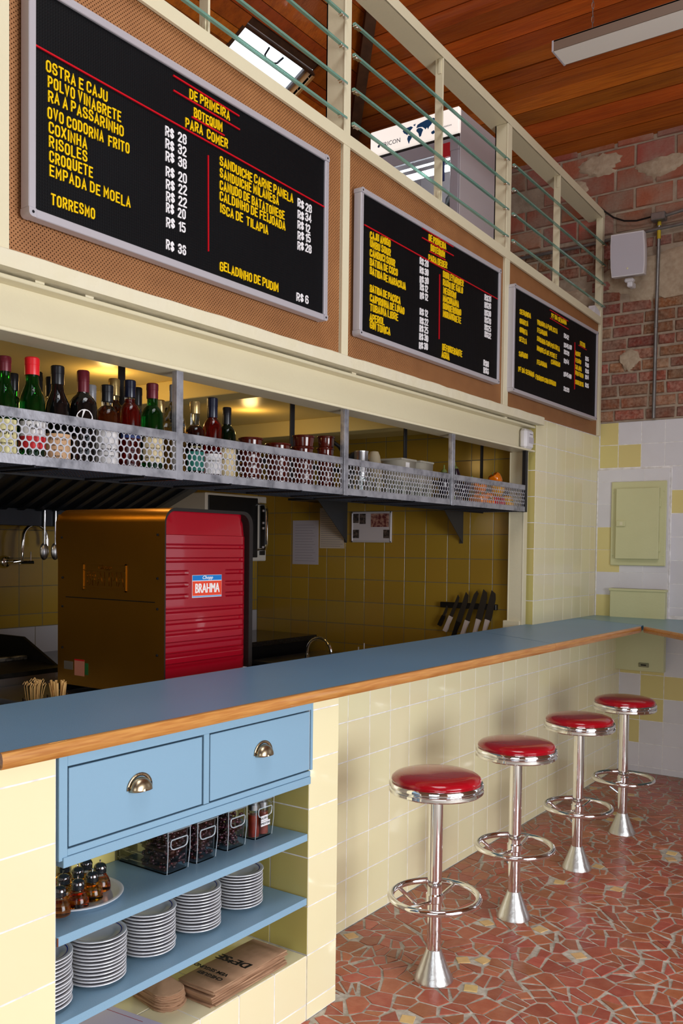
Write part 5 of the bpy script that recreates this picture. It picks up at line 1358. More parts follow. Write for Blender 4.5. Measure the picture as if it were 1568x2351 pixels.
fs = [(i*N1+j,(i+1)*N1+j,(i+1)*N1+j+1,i*N1+j+1) for i in range(ny) for j in range(nz)]
fp = MB().add(vs, fs).build('ribbed_red_front', M_DISPRED, dp, org=do, smooth=22)
MB().box((DX-.03,yi0,.950),(DX-.008,yi1,.984)).build('front_sill', M_WHITE, dp, org=do)
# logo plate
yc, y_a, y_b, z_a, z_b = 0, DY0+.484*.296+.0, DY0+.484*.628, 1.277, 1.362
lg = MB().box((DX-.0042,y_a,z_a),(DX-.0025,y_b,z_b)).build('logo_plate', mk('logo_white', '#eef0f4', .3), dp, org=do)
MB().box((DX-.0024,y_a+.001,z_b-.0205),(DX-.0020,y_b-.001,z_b-.001)).box((DX-.0024,y_a+.001,z_a+.0022),(DX-.0020,y_b-.001,z_a+.0052)).build('blue_band', mk('logo_blue', '#1478c8', .3), lg, org=do)
MB().box((DX-.0024,y_a+.001,z_a+.0068),(DX-.0020,y_b-.001,z_b-.023)).build('red_band', mk('logo_red', '#e8482c', .3), lg, org=do)
LW = mk('logo_letter_white', '#f6f4f2', .35)
boldtxt('lettering', 'BRAHMA', .052, LW, lg, lambda d, e: onX(DX-.0018+e-do[0], (y_a+y_b)/2+d-do[1], (z_a+z_b)/2-.0095-do[2]), .0013, sx=.64)
txt('lettering', 'Chopp', .0185, LW, lg, onX(DX-.0018-do[0], (y_a+y_b)/2-do[1], z_b-.0100-do[2]), sx=1.15, shear=.35, bold=.0003)
# screws, seam, embossed logo and stickers on the bronze side
for (x, z) in ((-.487,1.512),(-.487,1.352),(-.487,1.24),(-.487,1.07),(-1.035,1.50),(-1.03,1.34),(-1.03,1.225),(-1.03,1.06)):
    MB().lathe([(.0052,-.0002),(.0048,-.003),(.003,-.0045),(.0,-.005)], 10, (x,DY0,z), axis=1).build('screw', M_DARK, dp, org=do)
MB().box((-1.01,DY0-.0012,1.262),(-.5,DY0+.0005,1.2655)).build('seam', M_BLACK, dp, org=do)
eb = MB()
for (xa, za, xb_, zb) in ((-.905,1.295,-.655,1.300),(-.905,1.395,-.655,1.400),(-.905,1.295,-.900,1.400),(-.660,1.295,-.655,1.400),(-.897,1.306,-.663,1.309),(-.897,1.372,-.663,1.375)):
    eb.box((xa,DY0-.0035,za),(xb_,DY0+.0005,zb))
ebo = eb.build('embossed_frame', M_BRONZE, dp, org=do)
boldtxt('lettering', 'BRAHMA', .078, M_BRONZE, ebo, lambda d, e: onY(-.78+d-do[0], DY0-.0006-e-do[1], 1.338-do[2]), .0018, sx=.70, ext=.0012)
txt('lettering', 'Chopp', .024, M_BRONZE, ebo, onY(-.78-do[0], DY0-.001-do[1], 1.386-do[2]), sx=1.2, shear=.35, ext=.0012)
sk = MB().box((-1.02,DY0-.0008,.975),(-.965,DY0,1.008)).build('sticker', mk('grey_sticker', '#6a6864', .5), dp, org=do)
MB().box((-.955,DY0-.0008,.955),(-.895,DY0,1.020)).build('sticker', mk('pink_sticker', '#c98a7c', .5), dp, org=do)
MB().box((-.955,DY0-.0011,1.014),(-.895,DY0-.0002,1.020)).build('sticker_band', C_RED, dp, org=do); MB().box((-.892,DY0-.0008,.962),(-.872,DY0,1.008)).build('sticker', mk('green_sticker', '#1e6a34', .5), dp, org=do)
tag(MB().cbox((-1.3,2.05,.86),(-.30,2.95,.883), .002).cbox((-1.28,2.07,0),(-1.24,2.93,.86)).cbox((-.36,2.07,0),(-.32,2.93,.86)).build('work_table', M_STEEL), 'low steel work table carrying the beer dispenser', 'table')
# glasses with straws and stirrers in front of the dispenser, behind the counter
for (x, y, kind, lab) in ((-.40,1.71,0,'glass full of twisted bamboo picks behind the counter'),(-.40,1.798,1,'glass full of flat wooden stirrers behind the counter')):
    t = thing('stirrer_glass', lab, 'glass', (x,y,.9055))
    MB().lathe([(.0,.004),(.027,.004),(.028,.0),(.031,.0),(.034,.095),(.032,.095),(.028,.008),(.0,.008)], 20).build('glass_body', M_GLASS, t)
    b = MB(); rnd = random.Random(8+kind)
    for k in range(26):
        a = rnd.uniform(0,6.28); r0 = rnd.uniform(0,.018); r1 = rnd.uniform(.01,.034); p = Vector((r0*math.cos(a),r0*math.sin(a),.01)); q = Vector((r1*math.cos(a),r1*math.sin(a),rnd.uniform(.125,.14)))
        if kind: 
            d = Vector((-math.sin(a)*.004,math.cos(a)*.004,0)); b.add([p-d,p+d,q+d,q-d],[(0,1,2,3)])
        else: b.tube([p,q,q+Vector((.004,.002,.010)),q+Vector((-.003,.004,.014)),q+Vector((-.004,-.003,.006))], .0012, 4)
    o = b.build('wooden_sticks', mk('bamboo', '#c49a5c', .6), t); o['kind'] = 'stuff'
    if kind: md = o.modifiers.new('t','SOLIDIFY'); md.thickness = .0012
tag(MB().cbox((-.75,1.2,.885),(-.25,2.04,.905), .002).cbox((-.73,1.22,0),(-.70,2.02,.887)).cbox((-.30,1.22,0),(-.27,2.02,.887)).build('under_counter_shelf', M_STEEL), 'steel side table under the near kitchen side of the bar', 'table')
tag(MB().cbox((-.56,1.86,.9055),(-.30,2.02,.955), .008).build('red_tray', mk('dark_red_tray','#8a1c10',.4)), 'dark red tray edge behind the stirrers', 'tray')

# ================================================================ kitchen fittings
# hatch frame column
hc = thing('hatch_column', 'cream steel column at the right side of the kitchen hatch', 'column', (-.25,4.93,ZT))
b = MB(); b.cbox((-.214,4.895,ZT),(-.207,4.947,2.04), .001); b.box((-.300,4.897,ZT),(-.214,4.903,2.04)); b.cbox((-.302,4.894,ZT),(-.296,4.947,2.04), .001); b.cbox((-.325,4.885,ZT-.03),(-.218,4.947,ZT+.022), .003)
b.build('column_profile', M_CREAM, hc, org=(-.25,4.93,ZT))
# extractor hood
hd = thing('extractor_hood', 'dark steel extractor hood with slanted baffle filters over the griddle', 'hood', (-1.7,2.2,1.56)); ho = (-1.7,2.2,1.56)
M_HOOD = mk('dark_hood_steel', '#3a3d44', .3, .8)
H = lambda b, n, m=M_HOOD: b.build(n, m, hd, org=ho)
H(MB().cbox((-1.915,.9,1.562),(-1.895,3.62,1.648), .002), 'rear_gutter')
H(MB().prism([(-1.90,1.645),(-1.37,1.866),(-1.37,1.93),(-2.27,1.93),(-2.27,1.66)], 1, .9, 3.62), 'hood_body')
sl = (2.02-1.645)/.9
for k in range(26):
    y = 1.0+k*.10
    b = MB(); b.add([(-1.89,y,1.637),(-1.38,y,1.850),(-1.38,y+.03,1.850),(-1.89,y+.03,1.637),(-1.89,y,1.652),(-1.38,y,1.865),(-1.38,y+.03,1.865),(-1.89,y+.03,1.652)], [(0,1,2,3),(0,1,5,4),(2,3,7,6),(0,3,7,4),(1,2,6,5)])
    H(b, 'baffle')
M_SP = M_STEEL
for (y, lab) in ((2.848,'left steel serving spoon hanging below the hood'),(2.914,'right steel serving spoon hanging below the hood, next to the dispenser')):
    t = thing('serving_spoon', lab, 'spoon', (-1.885,y,1.62), group='hanging spoons')
    MB().tube([(-.014,0,.020),(-.006,0,.032),(.0,0,.022),(0,0,.0),(0,-.002,-.15)], [.003,.003,.005,.006,.005], 8).build('handle', M_SP, t)
    b = MB(); n = 16; vs = []
    for i in range(7):
        e = PI/2*i/6
        for j in range(n): a = 2*PI*j/n; vs.append((.018*math.sin(e)-.006, .026*math.cos(a)*math.cos(e), -.185+.044*math.sin(a)*math.cos(e)))
    b.add(vs, [(i*n+j,i*n+(j+1)%n,(i+1)*n+(j+1)%n,(i+1)*n+j) for i in range(6) for j in range(n)]); b.build('bowl', M_SP, t)
# wall faucet
fa = thing('wall_faucet', 'chrome gooseneck faucet on the yellow tiles of the kitchen back wall', 'faucet', (-2.28,2.89,1.38)); fo = (-2.28,2.89,1.38)
MB().lathe([(.034,.0),(.034,.01),(.026,.022),(.013,.026),(.0,.028)], 22, (-2.28,2.885,1.375), axis=0).build('wall_rose', M_CHROME, fa, org=fo)
pts = [(-2.25,2.93,1.39)]+[(-2.20,2.93,1.39),(-2.19,2.93,1.41),(-2.19,2.935,1.47)]+[(-2.19,3.013-.075*math.cos(a),1.50+.075*math.sin(a)) for a in [PI*k/10 for k in range(1,10)]]+[(-2.19,3.088,1.50)]
MB().tube([(-2.27,2.885,1.375),(-2.20,2.89,1.378),(-2.19,2.93,1.38)]+pts[3:], .0095, 12).build('spout_pipe', M_CHROME, fa, org=fo)
MB().lathe([(.012,-.04),(.013,0)], 14, (-2.19,3.088,1.50)).build('aerator', M_CHROME, fa, org=fo)
MB().tube([(-2.19,2.92,1.372),(-2.19,3.0,1.372)], .010, 10).tube([(-2.19,2.985,1.375),(-2.19,2.985,1.43)], .004, 8).build('tap_lever', M_CHROME, fa, org=fo)
# griddle
gr = thing('griddle', 'steel flat-top griddle with black splash sides at the left of the kitchen', 'griddle', (-1.6,2.2,.80)); go = (-1.6,2.2,.80)
G = lambda b, n, m: b.build(n, m, gr, org=go)
G(MB().cbox((-2.1,1.55,.855),(-1.335,2.545,.916), .004), 'body', M_STEEL)
G(MB().prism([(-2.1,.91),(-1.335,.91),(-1.335,.930),(-1.50,.946),(-2.1,.946)], 1, 1.56, 2.535), 'griddle_plate', mk('seasoned_griddle', '#2a2724', .4, .6, noise=[(20,.7,'#0e0d0c')]))
G(MB().prism([(-2.1,.93),(-1.37,.93),(-1.62,1.045),(-2.1,1.045)], 1, 2.53, 2.545), 'splash_side', mk('blackened_steel', '#1c1a18', .5, .5))
G(MB().box((-2.11,1.55,.93),(-2.095,2.545,1.045)), 'splash_back', mk('blackened_steel', '#1c1a18'))
G(MB().cbox((-1.60,1.56,.9465),(-1.565,2.52,.965), .003), 'grease_rail', mk('stained_steel', '#9a9a98', .4, .7, noise=[(40,.9,'#141312')]))
G(MB().cbox((-2.08,1.6,0),(-1.36,2.52,.856), .005), 'stand', M_DARK)
# counters in the kitchen
M_GRAN = mk('black_granite', '#1a1a1c', .12, noise=[(90,.4,'#3a3a3a')])
kb = thing('granite_counter', 'black granite counter along the kitchen back wall', 'counter', (-2.0,3.8,.87)); ko = (-2.0,3.8,.87)
MB().cbox((-2.279,2.56,.838),(-1.737,4.948,.872), .003).build('stone_top', M_GRAN, kb, org=ko); MB().box((-2.27,2.58,0),(-1.80,4.94,.838)).build('cabinet_base', M_DARK, kb, org=ko)
ks = thing('sink_counter', 'steel sink counter below the knives at the kitchen end wall', 'counter', (-1,4.6,.76)); so = (-1,4.6,.76)
MB().cbox((-1.72,4.25,.74),(-.32,4.948,.765), .003).build('steel_top', M_STEEL, ks, org=so); MB().box((-1.70,4.30,0),(-.36,4.94,.74)).build('cabinet_base', M_DARK, ks, org=so)
kf = thing('sink_faucet', 'chrome gooseneck sink faucet rising behind the counter', 'faucet', (-1.34,4.32,.765))
MB().lathe([(.02,.0),(.018,.02),(.013,.03)], 16).tube([(0,0,.02),(0,0,.075)]+[(.09-.09*math.cos(a), 0, .075+.09*math.sin(a)) for a in [PI*k/12 for k in range(1,13)]]+[(.18,0,.05)], .0095, 12).build('spout_pipe', M_CHROME, kf)
MB().lathe([(.013,.035),(.013,.062)], 14).build('collar', M_CHROME, kf)
for (x, h) in ((-1.02,.035),(-.98,.06)): tag(MB().lathe([(.012,0),(.012,h+.03),(.004,h+.04),(.0035,h+.085),(.0,h+.086)], 12, (x,4.4,.7655)).build('pump_bottle', M_WHITE), 'small white pump bottle %s on the sink counter' % ('left' if x < -1 else 'right'), 'bottle', 'pump bottles')
# wall oven in the corner
ov = thing('corner_oven', 'pale grey wall oven with a long steel handle in the far kitchen corner', 'oven', (-2.08,4.55,1.375)); oo = (-2.08,4.55,1.375)
MB().cbox((-2.275,4.02,1.376),(-1.902,4.598,1.80), .006).build('housing', mk('oven_grey', '#b5b0a8', .4), ov, org=oo)
MB().cbox((-1.903,4.04,1.40),(-1.893,4.500,1.785), .003).build('glass_door', M_BLACK, ov, org=oo); MB().cbox((-1.903,4.525,1.415),(-1.896,4.580,1.745), .002).build('control_panel', M_BLACK, ov, org=oo)
for z in (1.70,1.62,1.585,1.46): MB().box((-1.8965,4.545,z),(-1.8945,4.565,z+.014)).build('key', M_GREYPL, ov, org=oo)
MB().tube([(-1.895,4.505,1.75),(-1.845,4.515,1.745),(-1.835,4.518,1.71),(-1.835,4.518,1.49),(-1.845,4.515,1.455),(-1.895,4.505,1.45)], .010, 10).build('handle', M_CHROME, ov, org=oo)
# shelf on triangular brackets
sf = thing('steel_wall_shelf', 'steel wall shelf on two triangular brackets above the knives', 'shelf', (-1.0,4.8,1.77)); sfo = (-1,4.8,1.77)
MB().cbox((-1.75,4.63,1.775),(-.52,4.9495,1.79), .002).build('shelf_board', M_DARK, sf, org=sfo)
for (x, m) in ((-1.497,mk('bracket_steel','#4a4b4e',.4,.6)),(-.630,mk('bracket_steel','#4a4b4e'))):
    MB().prism([(4.9495,1.505),(4.9495,1.775),(4.62,1.775)], 0, x-.002, x+.001).box((x-.02,4.944,1.505),(x+.002,4.9495,1.775)).build('bracket', m, sf, org=sfo)
# papers and photo board
pp = thing('pinned_sheet', 'left grey laminated list taped on the kitchen end wall tiles', 'paper', (-1.845,4.948,1.50)); po = (-1.845,4.948,1.50)
MB().box((-1.957,4.947,1.352),(-1.733,4.9493,1.655)).build('sheet', mk('grey_sheet', '#a8a2ac', .5), pp, org=po)
MG = mk('grey_print', '#77727c', .7)
for k in range(14): MB().box((-1.935,4.9464,1.375+k*.019),(-1.76-.012*(k%3),4.9471,1.377+k*.019)).build('printed_line', MG, pp, org=po)
pp = thing('pinned_sheet', 'right printed table sheet half hidden by the triangular bracket', 'paper', (-1.62,4.948,1.58)); po = (-1.62,4.948,1.58)
MB().box((-1.722,4.947,1.465),(-1.517,4.9493,1.74)).build('sheet', mk('pinkish_sheet', '#b3a596', .5), pp, org=po)
for k in range(17): MB().box((-1.712,4.9464,1.478+k*.0145),(-1.55+.02*(k%2),4.9471,1.481+k*.0145)).build('printed_line', MG, pp, org=po)
wb_ = thing('photo_board', 'small white magnetic board with photographs on the kitchen end wall', 'board', (-1.3,4.94,1.51)); wo = (-1.3,4.94,1.51)
MB().cbox((-1.452,4.938,1.507),(-1.141,4.9493,1.708), .002).build('board', mk('board_white', '#b4aeb4', .4), wb_, org=wo)
for (xa, za, xb_, zb) in ((-1.452,1.507,-1.141,1.517),(-1.452,1.698,-1.141,1.708),(-1.452,1.507,-1.442,1.708),(-1.151,1.507,-1.141,1.708)): MB().cbox((xa,4.935,za),(xb_,4.9385,zb), .001).build('frame_bar', M_ALUFRAME, wb_, org=wo)
MPH = mk('dark_photo', '#241f20', .4, noise=[(60,.8,'#6a5a52')]); MPR = mk('reddish_photo', '#5a2226', .4, noise=[(50,.9,'#b08878')])
for (xa, za, xb_, zb, m) in ((-1.440,1.635,-1.395,1.695,MPH),(-1.388,1.628,-1.340,1.695,MPH),(-1.298,1.608,-1.160,1.695,MPR),(-1.440,1.535,-1.392,1.590,MPH),(-1.200,1.535,-1.155,1.590,MPH)):
    MB().box((xa,4.9368,za),(xb_,4.9381,zb)).build('photograph', m, wb_, org=wo)
# magnetic knife rack with knives
kr = thing('knife_rack', 'black magnetic knife strip on the kitchen end wall', 'knife rack', (-.57,4.94,1.12))
MB().cbox((-.765+.57,-.022,-.012),(-.385+.57,.0095,.022), .003).build('strip', M_BLACK, kr); kr.rotation_euler = (0,.0,0)
M_BL = mk('knife_steel', '#4c4640', .35, .7); M_IV = mk('ivory_handle', '#c2b4ae', .4)
def knife(lab, tip, butt, w, hl, hm, round_=False, g='knives on the magnetic strip'):
    T = Vector((tip[0],4.9155,tip[1])); B = Vector((butt[0],4.9155,butt[1])); L = (T-B).length; d = (T-B).normalized(); u = Vector((d.z,0,-d.x)); mid_ = B+d*hl
    t = thing('kitchen_knife', lab, 'knife', tuple(mid_), group=g)
    def q(a, s): p = B+d*a+u*s-mid_; return p
    P = [(hl,-w/2),(hl,w/2),(hl+.03,w/2),(L*.75+hl*.25,w*.40),(L*.93+hl*.07,w*(.16 if not round_ else .42)),(L,(-w/2) if not round_ else -w*.1),(L*.9,-w/2)]
    b = MB(); vs = [q(a,s)+Vector((0,y,0)) for y in (-.001,.001) for a,s in P]; n = len(P)
    b.add(vs, [tuple(range(n)), tuple(range(n,2*n))]+[(i,(i+1)%n,n+(i+1)%n,n+i) for i in range(n)]); b.build('blade', M_BL, t, smooth=0)
    P = [(0,-.013),(0,.011),(.02,.014),(hl*.5,.010),(hl*.85,.012),(hl+.003,w/2 if w<.03 else .016),(hl+.003,-w/2 if w<.03 else -.014),(hl*.5,-.012)]
    b = MB(); vs = [q(a,s)+Vector((0,y,0)) for y in (-.008,.008) for a,s in P]; n = len(P)
    b.add(vs, [tuple(range(n)), tuple(range(n,2*n))]+[(i,(i+1)%n,n+(i+1)%n,n+i) for i in range(n)]); b.build('handle', hm, t, smooth=30)
knife('small paring knife with black handle, leftmost on the strip', (-.708,1.118),(-.765,.995), .018, .068, M_BLACK)
knife('narrow boning knife with ivory handle, second from the left', (-.628,1.187),(-.726,.962), .024, .10, M_IV)
knife('fluted knife with black riveted handle, third from the left', (-.568,1.205),(-.672,.915), .036, .115, M_BLACK)
knife('round-tipped bread knife with ivory handle, fourth from the left', (-.507,1.221),(-.612,.925), .030, .115, M_IV, True)
knife('wide chef knife with ivory handle, second from the right', (-.447,1.226),(-.53,.93), .044, .12, M_IV)
knife('wide chef knife with ivory handle, rightmost on the strip', (-.392,1.222),(-.468,.93), .046, .12, M_IV)
# motion sensor on the beam
mo = thing('motion_sensor', 'white motion sensor at the right end of the steel beam', 'sensor', (-.195,4.88,2.045))
MB().cbox((-.028,-.055,.007),(.018,.058,.122), .014).build('sensor_body', M_WHITE, mo); MB().cbox((.0175,-.018,.040),(.0195,.050,.075), .001).build('sensor_lens', M_GREYPL, mo); MB().box((.0178,-.005,.090),(.0190,.035,.094)).build('printed_mark', MG, mo)
mo.location = (-.190,4.885,2.045)

# ================================================================ end wall fixtures
ep = thing('fuse_box', 'pale green fuse box with a raised door on the end wall', 'fuse box', (.12,6.0,1.37)); eo_ = (.12,6.0,1.37)
E_ = lambda b, n, m=M_GREENPAINT: b.build(n, m, ep, org=eo_)
E_(MB().cbox((-.064,5.985,1.374),(.298,6.0,1.930), .004), 'flange'); dr = E_(MB().cbox((-.022,5.955,1.418),(.258,5.986,1.884), .003), 'door')
MB().cbox((-.016,5.945,1.632),(.045,5.956,1.672), .003).build('latch', M_GREENPAINT, dr, org=eo_); MB().box((.010,5.9442,1.640),(.028,5.9455,1.662)).build('latch_slot', mk('ivory_plastic', '#d8d2b0', .4), dr, org=eo_)
for (x, z) in ((-.048,1.86),(.283,1.86),(-.048,1.44),(.283,1.44)): E_(MB().lathe([(.005,5.9852),(.004,5.982),(.0,5.981)], 8, (x,0,z), axis=1), 'screw')
for z in (1.79,1.50): E_(MB().cbox((.256,5.975,z-.03),(.266,5.986,z+.03), .001), 'hinge')
bx = thing('cover_box', 'tall pale green cover box passing behind the end counter', 'box', (.14,6.0,.68)); bo_ = (.14,6.0,.68)
MB().cbox((-.048,5.9992-.05,.684),(.312,5.9995,1.222), .003).build('cover', M_GREENPAINT, bx, org=bo_); MB().cbox((-.055,5.9495-.006,1.205),(.318,6.0,1.222), .002).build('top_flange', M_GREENPAINT, bx, org=bo_)
MB().cbox((.155,5.940,.712),(.220,5.950,.740), .003).build('lock', mk('tarnished_lock', '#8c8b70', .5, .4), bx, org=bo_); MB().box((.170,5.9385,.722),(.204,5.9405,.731)).build('key_slot', M_BLACK, bx, org=bo_)
MB().cbox((-.058,5.955,.676),(-.02,5.998,.690), .002).build('bracket', M_BLACK, bx, org=bo_)
# speaker
sp = thing('wall_speaker', 'white wall loudspeaker beside the railing end post', 'speaker', (.05,5.92,3.2))
sp.rotation_euler = (math.radians(8), 0, math.radians(6))
b = MB()
def rrect(w0, h0, w1, h1, ya, yb, r=.012):
    pass
F_ = [(-.100,-.14),(.100,-.14),(.100,.14),(-.100,.14)]
pf = [(.095*(1 if s>0 else -1)*1, z) for s, z in ((-1,-.128),(1,-.128))]
prof = [(-.100,-.125),(-.106,-.06),(-.107,0),(-.106,.07),(-.101,.140),(.101,.140),(.106,.07),(.107,0),(.106,-.06),(.100,-.125)]
vs = []
for (y, k) in ((-.065,1),(-.055,1.02),(.03,.98),(.075,.72)):
    for (x, z) in prof: vs.append((x*k, y, .18+z*(k if y > 0 else 1)))
n = len(prof); fs = [tuple(range(n))]+[(i*n+j,i*n+(j+1)%n,(i+1)*n+(j+1)%n,(i+1)*n+j) for i in range(3) for j in range(n)]+[tuple(3*n+j for j in range(n))]
b.add(vs, fs).build('cabinet', M_WHITE, sp, smooth=40)
MB().prism([(x*.95,.18+z*.95) for x, z in prof], 1, -.0675, -.0645).build('grille', mk('grille_cloth', '#c4bfc8', .8, bump=(900,.3)), sp, smooth=0)
MB().lathe([(.007,-.0676),(.005,-.069),(.0,-.0695)], 12, (0,0,.10), axis=1).build('badge', mk('ivory_plastic', '#d8d2b0'), sp)
MB().cbox((-.03,-.03,.02),(.03,.03,.045), .008).cbox((-.015,-.02,-.01),(.02,.10,.025), .006).build('mount', M_WHITE, sp)
# conduits
cd = thing('electrical_conduit', 'grey vertical steel conduit running down the brick wall beside the speaker', 'conduit', (.195,6.02,2.34))
co2 = (.195,6.02,2.34)
MB().tube([(.193,6.02,2.342),(.196,6.02,2.95),(.203,6.018,3.61)], .0115, 10).build('pipe', M_CONDUIT, cd, org=co2)
MB().lathe([(.0145,2.93),(.0145,2.955)], 12, (.1955,6.02,0)).build('coupling', M_CONDUIT, cd, org=co2)
MB().lathe([(.0125,3.50),(.0125,3.555)], 12, (.202,6.018,0)).lathe([(.0125,3.585),(.0125,3.61)], 12, (.203,6.018,0)).build('yellow_sleeve', mk('yellow_sleeve', '#b8a020', .5), cd, org=co2)
cj = thing('junction_box', 'grey metal junction box on the brick wall above the speaker', 'box', (.205,6.0,3.62))
MB().cbox((-.045,-.03,-.008),(.045,.035,.04), .004).build('box_body', M_CONDUIT, cj); MB().tube([(.045,0,.018),(.5,.005,.075)], .011, 10).build('pipe', M_CONDUIT, cj)
tag(MB().tube([(-1.2,6.02,3.54),(-.3,6.02,3.548),(.1,6.012,3.562),(.36,6.012,3.570),(1.2,6.012,3.63)], .0115, 10).build('electrical_conduit', M_CONDUIT), 'long horizontal grey conduit crossing the brick wall behind the speaker', 'conduit')
tag(MB().tube([(-.175,5.97,3.765),(-.14,5.98,3.73),(-.09,5.99,3.688),(-.02,6.0,3.655),(.06,6.0,3.64),(.158,5.995,3.645)], .006, 8).build('black_cable', M_BLACK), 'black cable drooping from the hand rail to the junction box', 'cable')
tag(MB().prism([(-.02,2.978),(.10,2.978),(.09,3.02),(.0,3.045)], 0, -.20, -.155).build('rag', M_WHITE), 'white cloth lump on the middle rail beside the end post', 'cloth').location = (0,5.86,.045)

# ================================================================ mezzanine: drinks fridge
fg = thing('drinks_fridge', 'white upright drinks fridge with a lit sign, upstairs behind the railing', 'fridge', (-1.04,5.3,2.302)); fgo = (-1.04,5.3,2.302)
FX0, FX1, FY, FT = -1.366, -.722, 5.0, 4.185
Fb = lambda b, n, m: b.build(n, m, fg, org=fgo)
M_FR = mk('fridge_white', '#c9c2c6', .35)
Fb(MB().cbox((FX0,FY+.012,2.302),(FX0+.02,5.62,FT), .004), 'side_panel', M_FR); Fb(MB().cbox((FX1-.02,FY+.012,2.302),(FX1,5.62,FT), .004), 'side_panel', M_FR)
Fb(MB().box((FX0,5.60,2.302),(FX1,5.62,FT)).box((FX0+.02,FY+.02,FT-.02),(FX1-.02,5.6,FT)).box((FX0+.02,FY+.02,2.302),(FX1-.02,5.6,2.42)), 'shell', M_FR)
sg = Fb(MB().cbox((FX0-.004,FY-.02,4.03),(FX1+.004,FY+.012,FT+.002), .006), 'sign_panel', mk('lit_sign_white', '#f2ece8', .3, emit=('#fff4ea', .7)))
MBL = mk('sign_blue', '#1d5c96', .4); MNV = mk('sign_navy', '#2c3c5c', .4)
txt('lettering', 'FRICON', .040, MNV, sg, onY(-1.208-fgo[0], FY-.0205-fgo[1], 4.082-fgo[2]), sx=1.0)
MB().lathe([(.009,FY-.0202),(.009,FY-.021)], 16, (-1.302,0,4.082), axis=1).build('round_mark', MNV, sg, org=fgo)
# world map silhouette, simplified continents
conts = [[(-.13,.05),(-.10,.065),(-.05,.07),(-.03,.055),(-.055,.035),(-.075,.02),(-.085,.0),(-.095,.012),(-.115,.025)],[(-.075,-.005),(-.05,-.01),(-.04,-.03),(-.06,-.055),(-.068,-.08),(-.076,-.06),(-.085,-.03)],
 [(-.03,.075),(-.005,.08),(-.015,.06)],[(.005,.03),(.0,.015),(.02,-.01),(.03,-.045),(.045,-.04),(.055,-.01),(.065,.01),(.045,.03),(.02,.035)],[(.0,.04),(.01,.065),(.04,.075),(.09,.085),(.16,.085),(.18,.07),(.15,.055),(.14,.035),(.12,.02),(.11,.0),(.10,.02),(.085,.005),(.075,.02),(.055,.035),(.03,.04)],[(.14,-.03),(.165,-.022),(.175,-.045),(.155,-.055),(.14,-.045)]]
for c_ in conts:
    MB().prism([(-1.02+x*.78, 4.098+z*.72) for x, z in c_], 1, FY-.0215, FY-.0202).build('map_print', MBL, sg, org=fgo, smooth=0)
txt('lettering', 'solutions', .018, MNV, sg, onY(-.80-fgo[0], FY-.0205-fgo[1], 4.085-fgo[2]))
# door: frame, glass, interior light
for (xa, za, xb_, zb) in ((FX0,3.93,FX1,4.01),(FX0,2.42,FX1,2.48),(FX0,2.48,FX0+.06,3.93),(FX1-.06,2.48,FX1,3.93)): Fb(MB().cbox((xa,FY-.01,za),(xb_,FY+.012,zb), .004), 'door_frame', mk('door_frame_grey', '#a8a4ae', .35))
Fb(MB().box((FX0+.06,FY,2.48),(FX1-.06,FY+.004,3.93)), 'door_glass', mk('fridge_glass', '#f4f8f8', .02, trans=1, ior=1.1))
Fb(MB().box((FX0+.05,FY+.05,3.845),(FX1-.08,FY+.07,3.88)), 'light_strip', mk('fridge_light', '#ffffff', .3, emit=('#f4fbff', 7)))
Fb(MB().box((FX0+.05,FY+.05,3.91),(FX1-.08,FY+.06,3.92)), 'light_strip', mk('fridge_light', '#ffffff'))
for z in (3.58,3.28,2.95): Fb(MB().box((FX0+.03,FY+.05,z),(FX1-.03,5.55,z+.01)), 'shelf', M_CHROME)
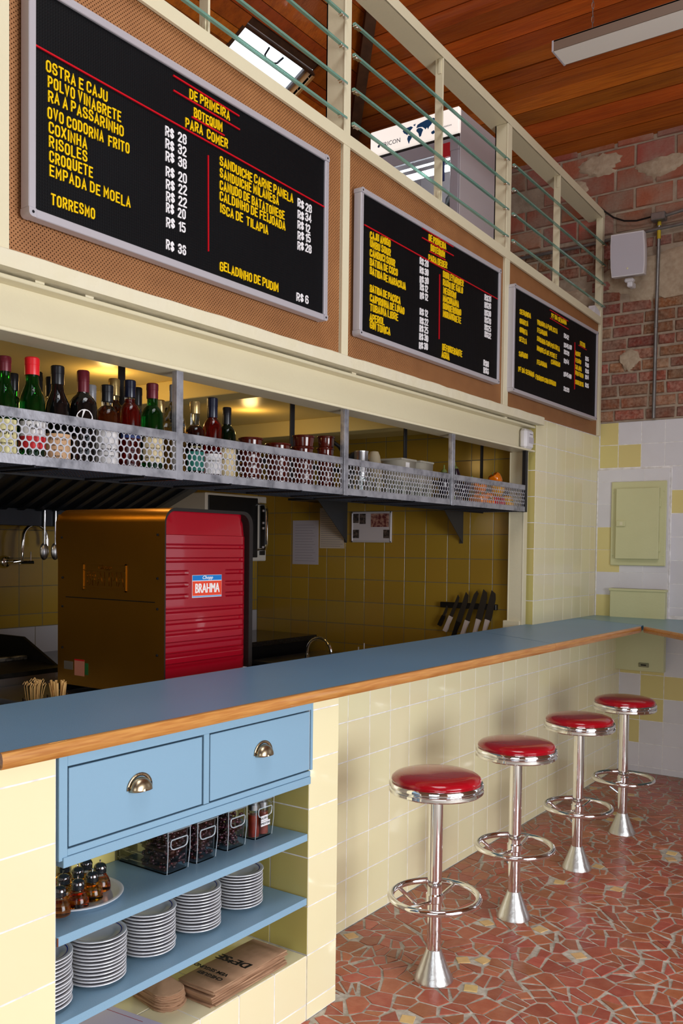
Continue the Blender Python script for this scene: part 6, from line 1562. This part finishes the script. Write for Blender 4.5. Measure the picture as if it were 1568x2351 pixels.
Fb(MB().box((FX1-.17,FY-.014,3.90),(FX1-.06,FY-.001,3.985)), 'red_sticker', mk('red_label', '#c02028')); Fb(MB().box((FX1-.17,FY-.012,3.76),(FX1-.10,FY-.001,3.90)), 'navy_sticker', mk('navy_label','#26386e')); Fb(MB().box((FX0+.06,FY-.004,3.72),(FX0+.21,FY-.001,3.87)), 'pale_sticker', M_WHITE)
Fb(MB().box((FX0,FY-.005,4.012),(FX1,FY+.005,4.028)), 'gasket', M_BLACK)
for (x, z, w, k, lab) in ((-1.25,3.5905,.09,0,'left clear plastic bag of food on the top fridge shelf'),(-1.02,3.5905,.08,0,'grey steel pan on the top fridge shelf'),(-.86,3.5905,.06,1,'dark pot on the top fridge shelf'),(-.88,3.2905,.09,2,'bread loaf bag on the second fridge shelf'),(-1.15,3.2905,.10,1,'dark pan on the second fridge shelf')):
    m = [M_STEEL, M_BLACK, mk('bread_brown', '#b08a5c', .8)][k]
    o = MB().lathe([(.0,.0),(w*.8,.0),(w,.02),(w*1.02,.09),(w*.95,.13),(w*.5,.17),(.0,.175)], 18, (x,5.2,z)).build('food_container', m); tag(o, lab, 'container', 'food in the drinks fridge')
# ================================================================ hanging light
hl = thing('pendant_light', 'long white linear pendant light hanging from the plank ceiling', 'lamp', (1.1,4.48,4.0)); lo_ = (1.1,4.48,4.0)
LZ = lambda b, n, m: b.build(n, m, hl, org=lo_)
LZ(MB().cbox((.122,4.40,4.0),(2.7,4.406,4.052), .001).cbox((.122,4.558,4.0),(2.7,4.564,4.052), .001).box((.122,4.40,4.045),(2.7,4.564,4.052)), 'housing', mk('taupe_housing', '#7d6a5c', .5))
LZ(MB().cbox((.118,4.399,3.998),(.128,4.565,4.053), .001), 'end_cap', M_GREYPL); LZ(MB().box((.128,4.406,4.0),(2.69,4.558,4.004)), 'diffuser', mk('opal_diffuser', '#f6f1ea', .5))
for x in (.30, 2.5):
    for k in range(22):
        z = 4.053+k*.035
        if z < Z0+TE*(Y0-4.48)-.05: MB().ring(.0055, .0012, (0,0,0), 10, 5).build('chain_link', M_CONDUIT, hl).matrix_local = Matrix.Translation((x-lo_[0], 0, z+.016-lo_[2])) @ Matrix.Rotation(PI/2*(k%2), 4, 'Z') @ Matrix.Rotation(PI/2, 4, 'X') @ Matrix.Diagonal((1,3.2,1,1))
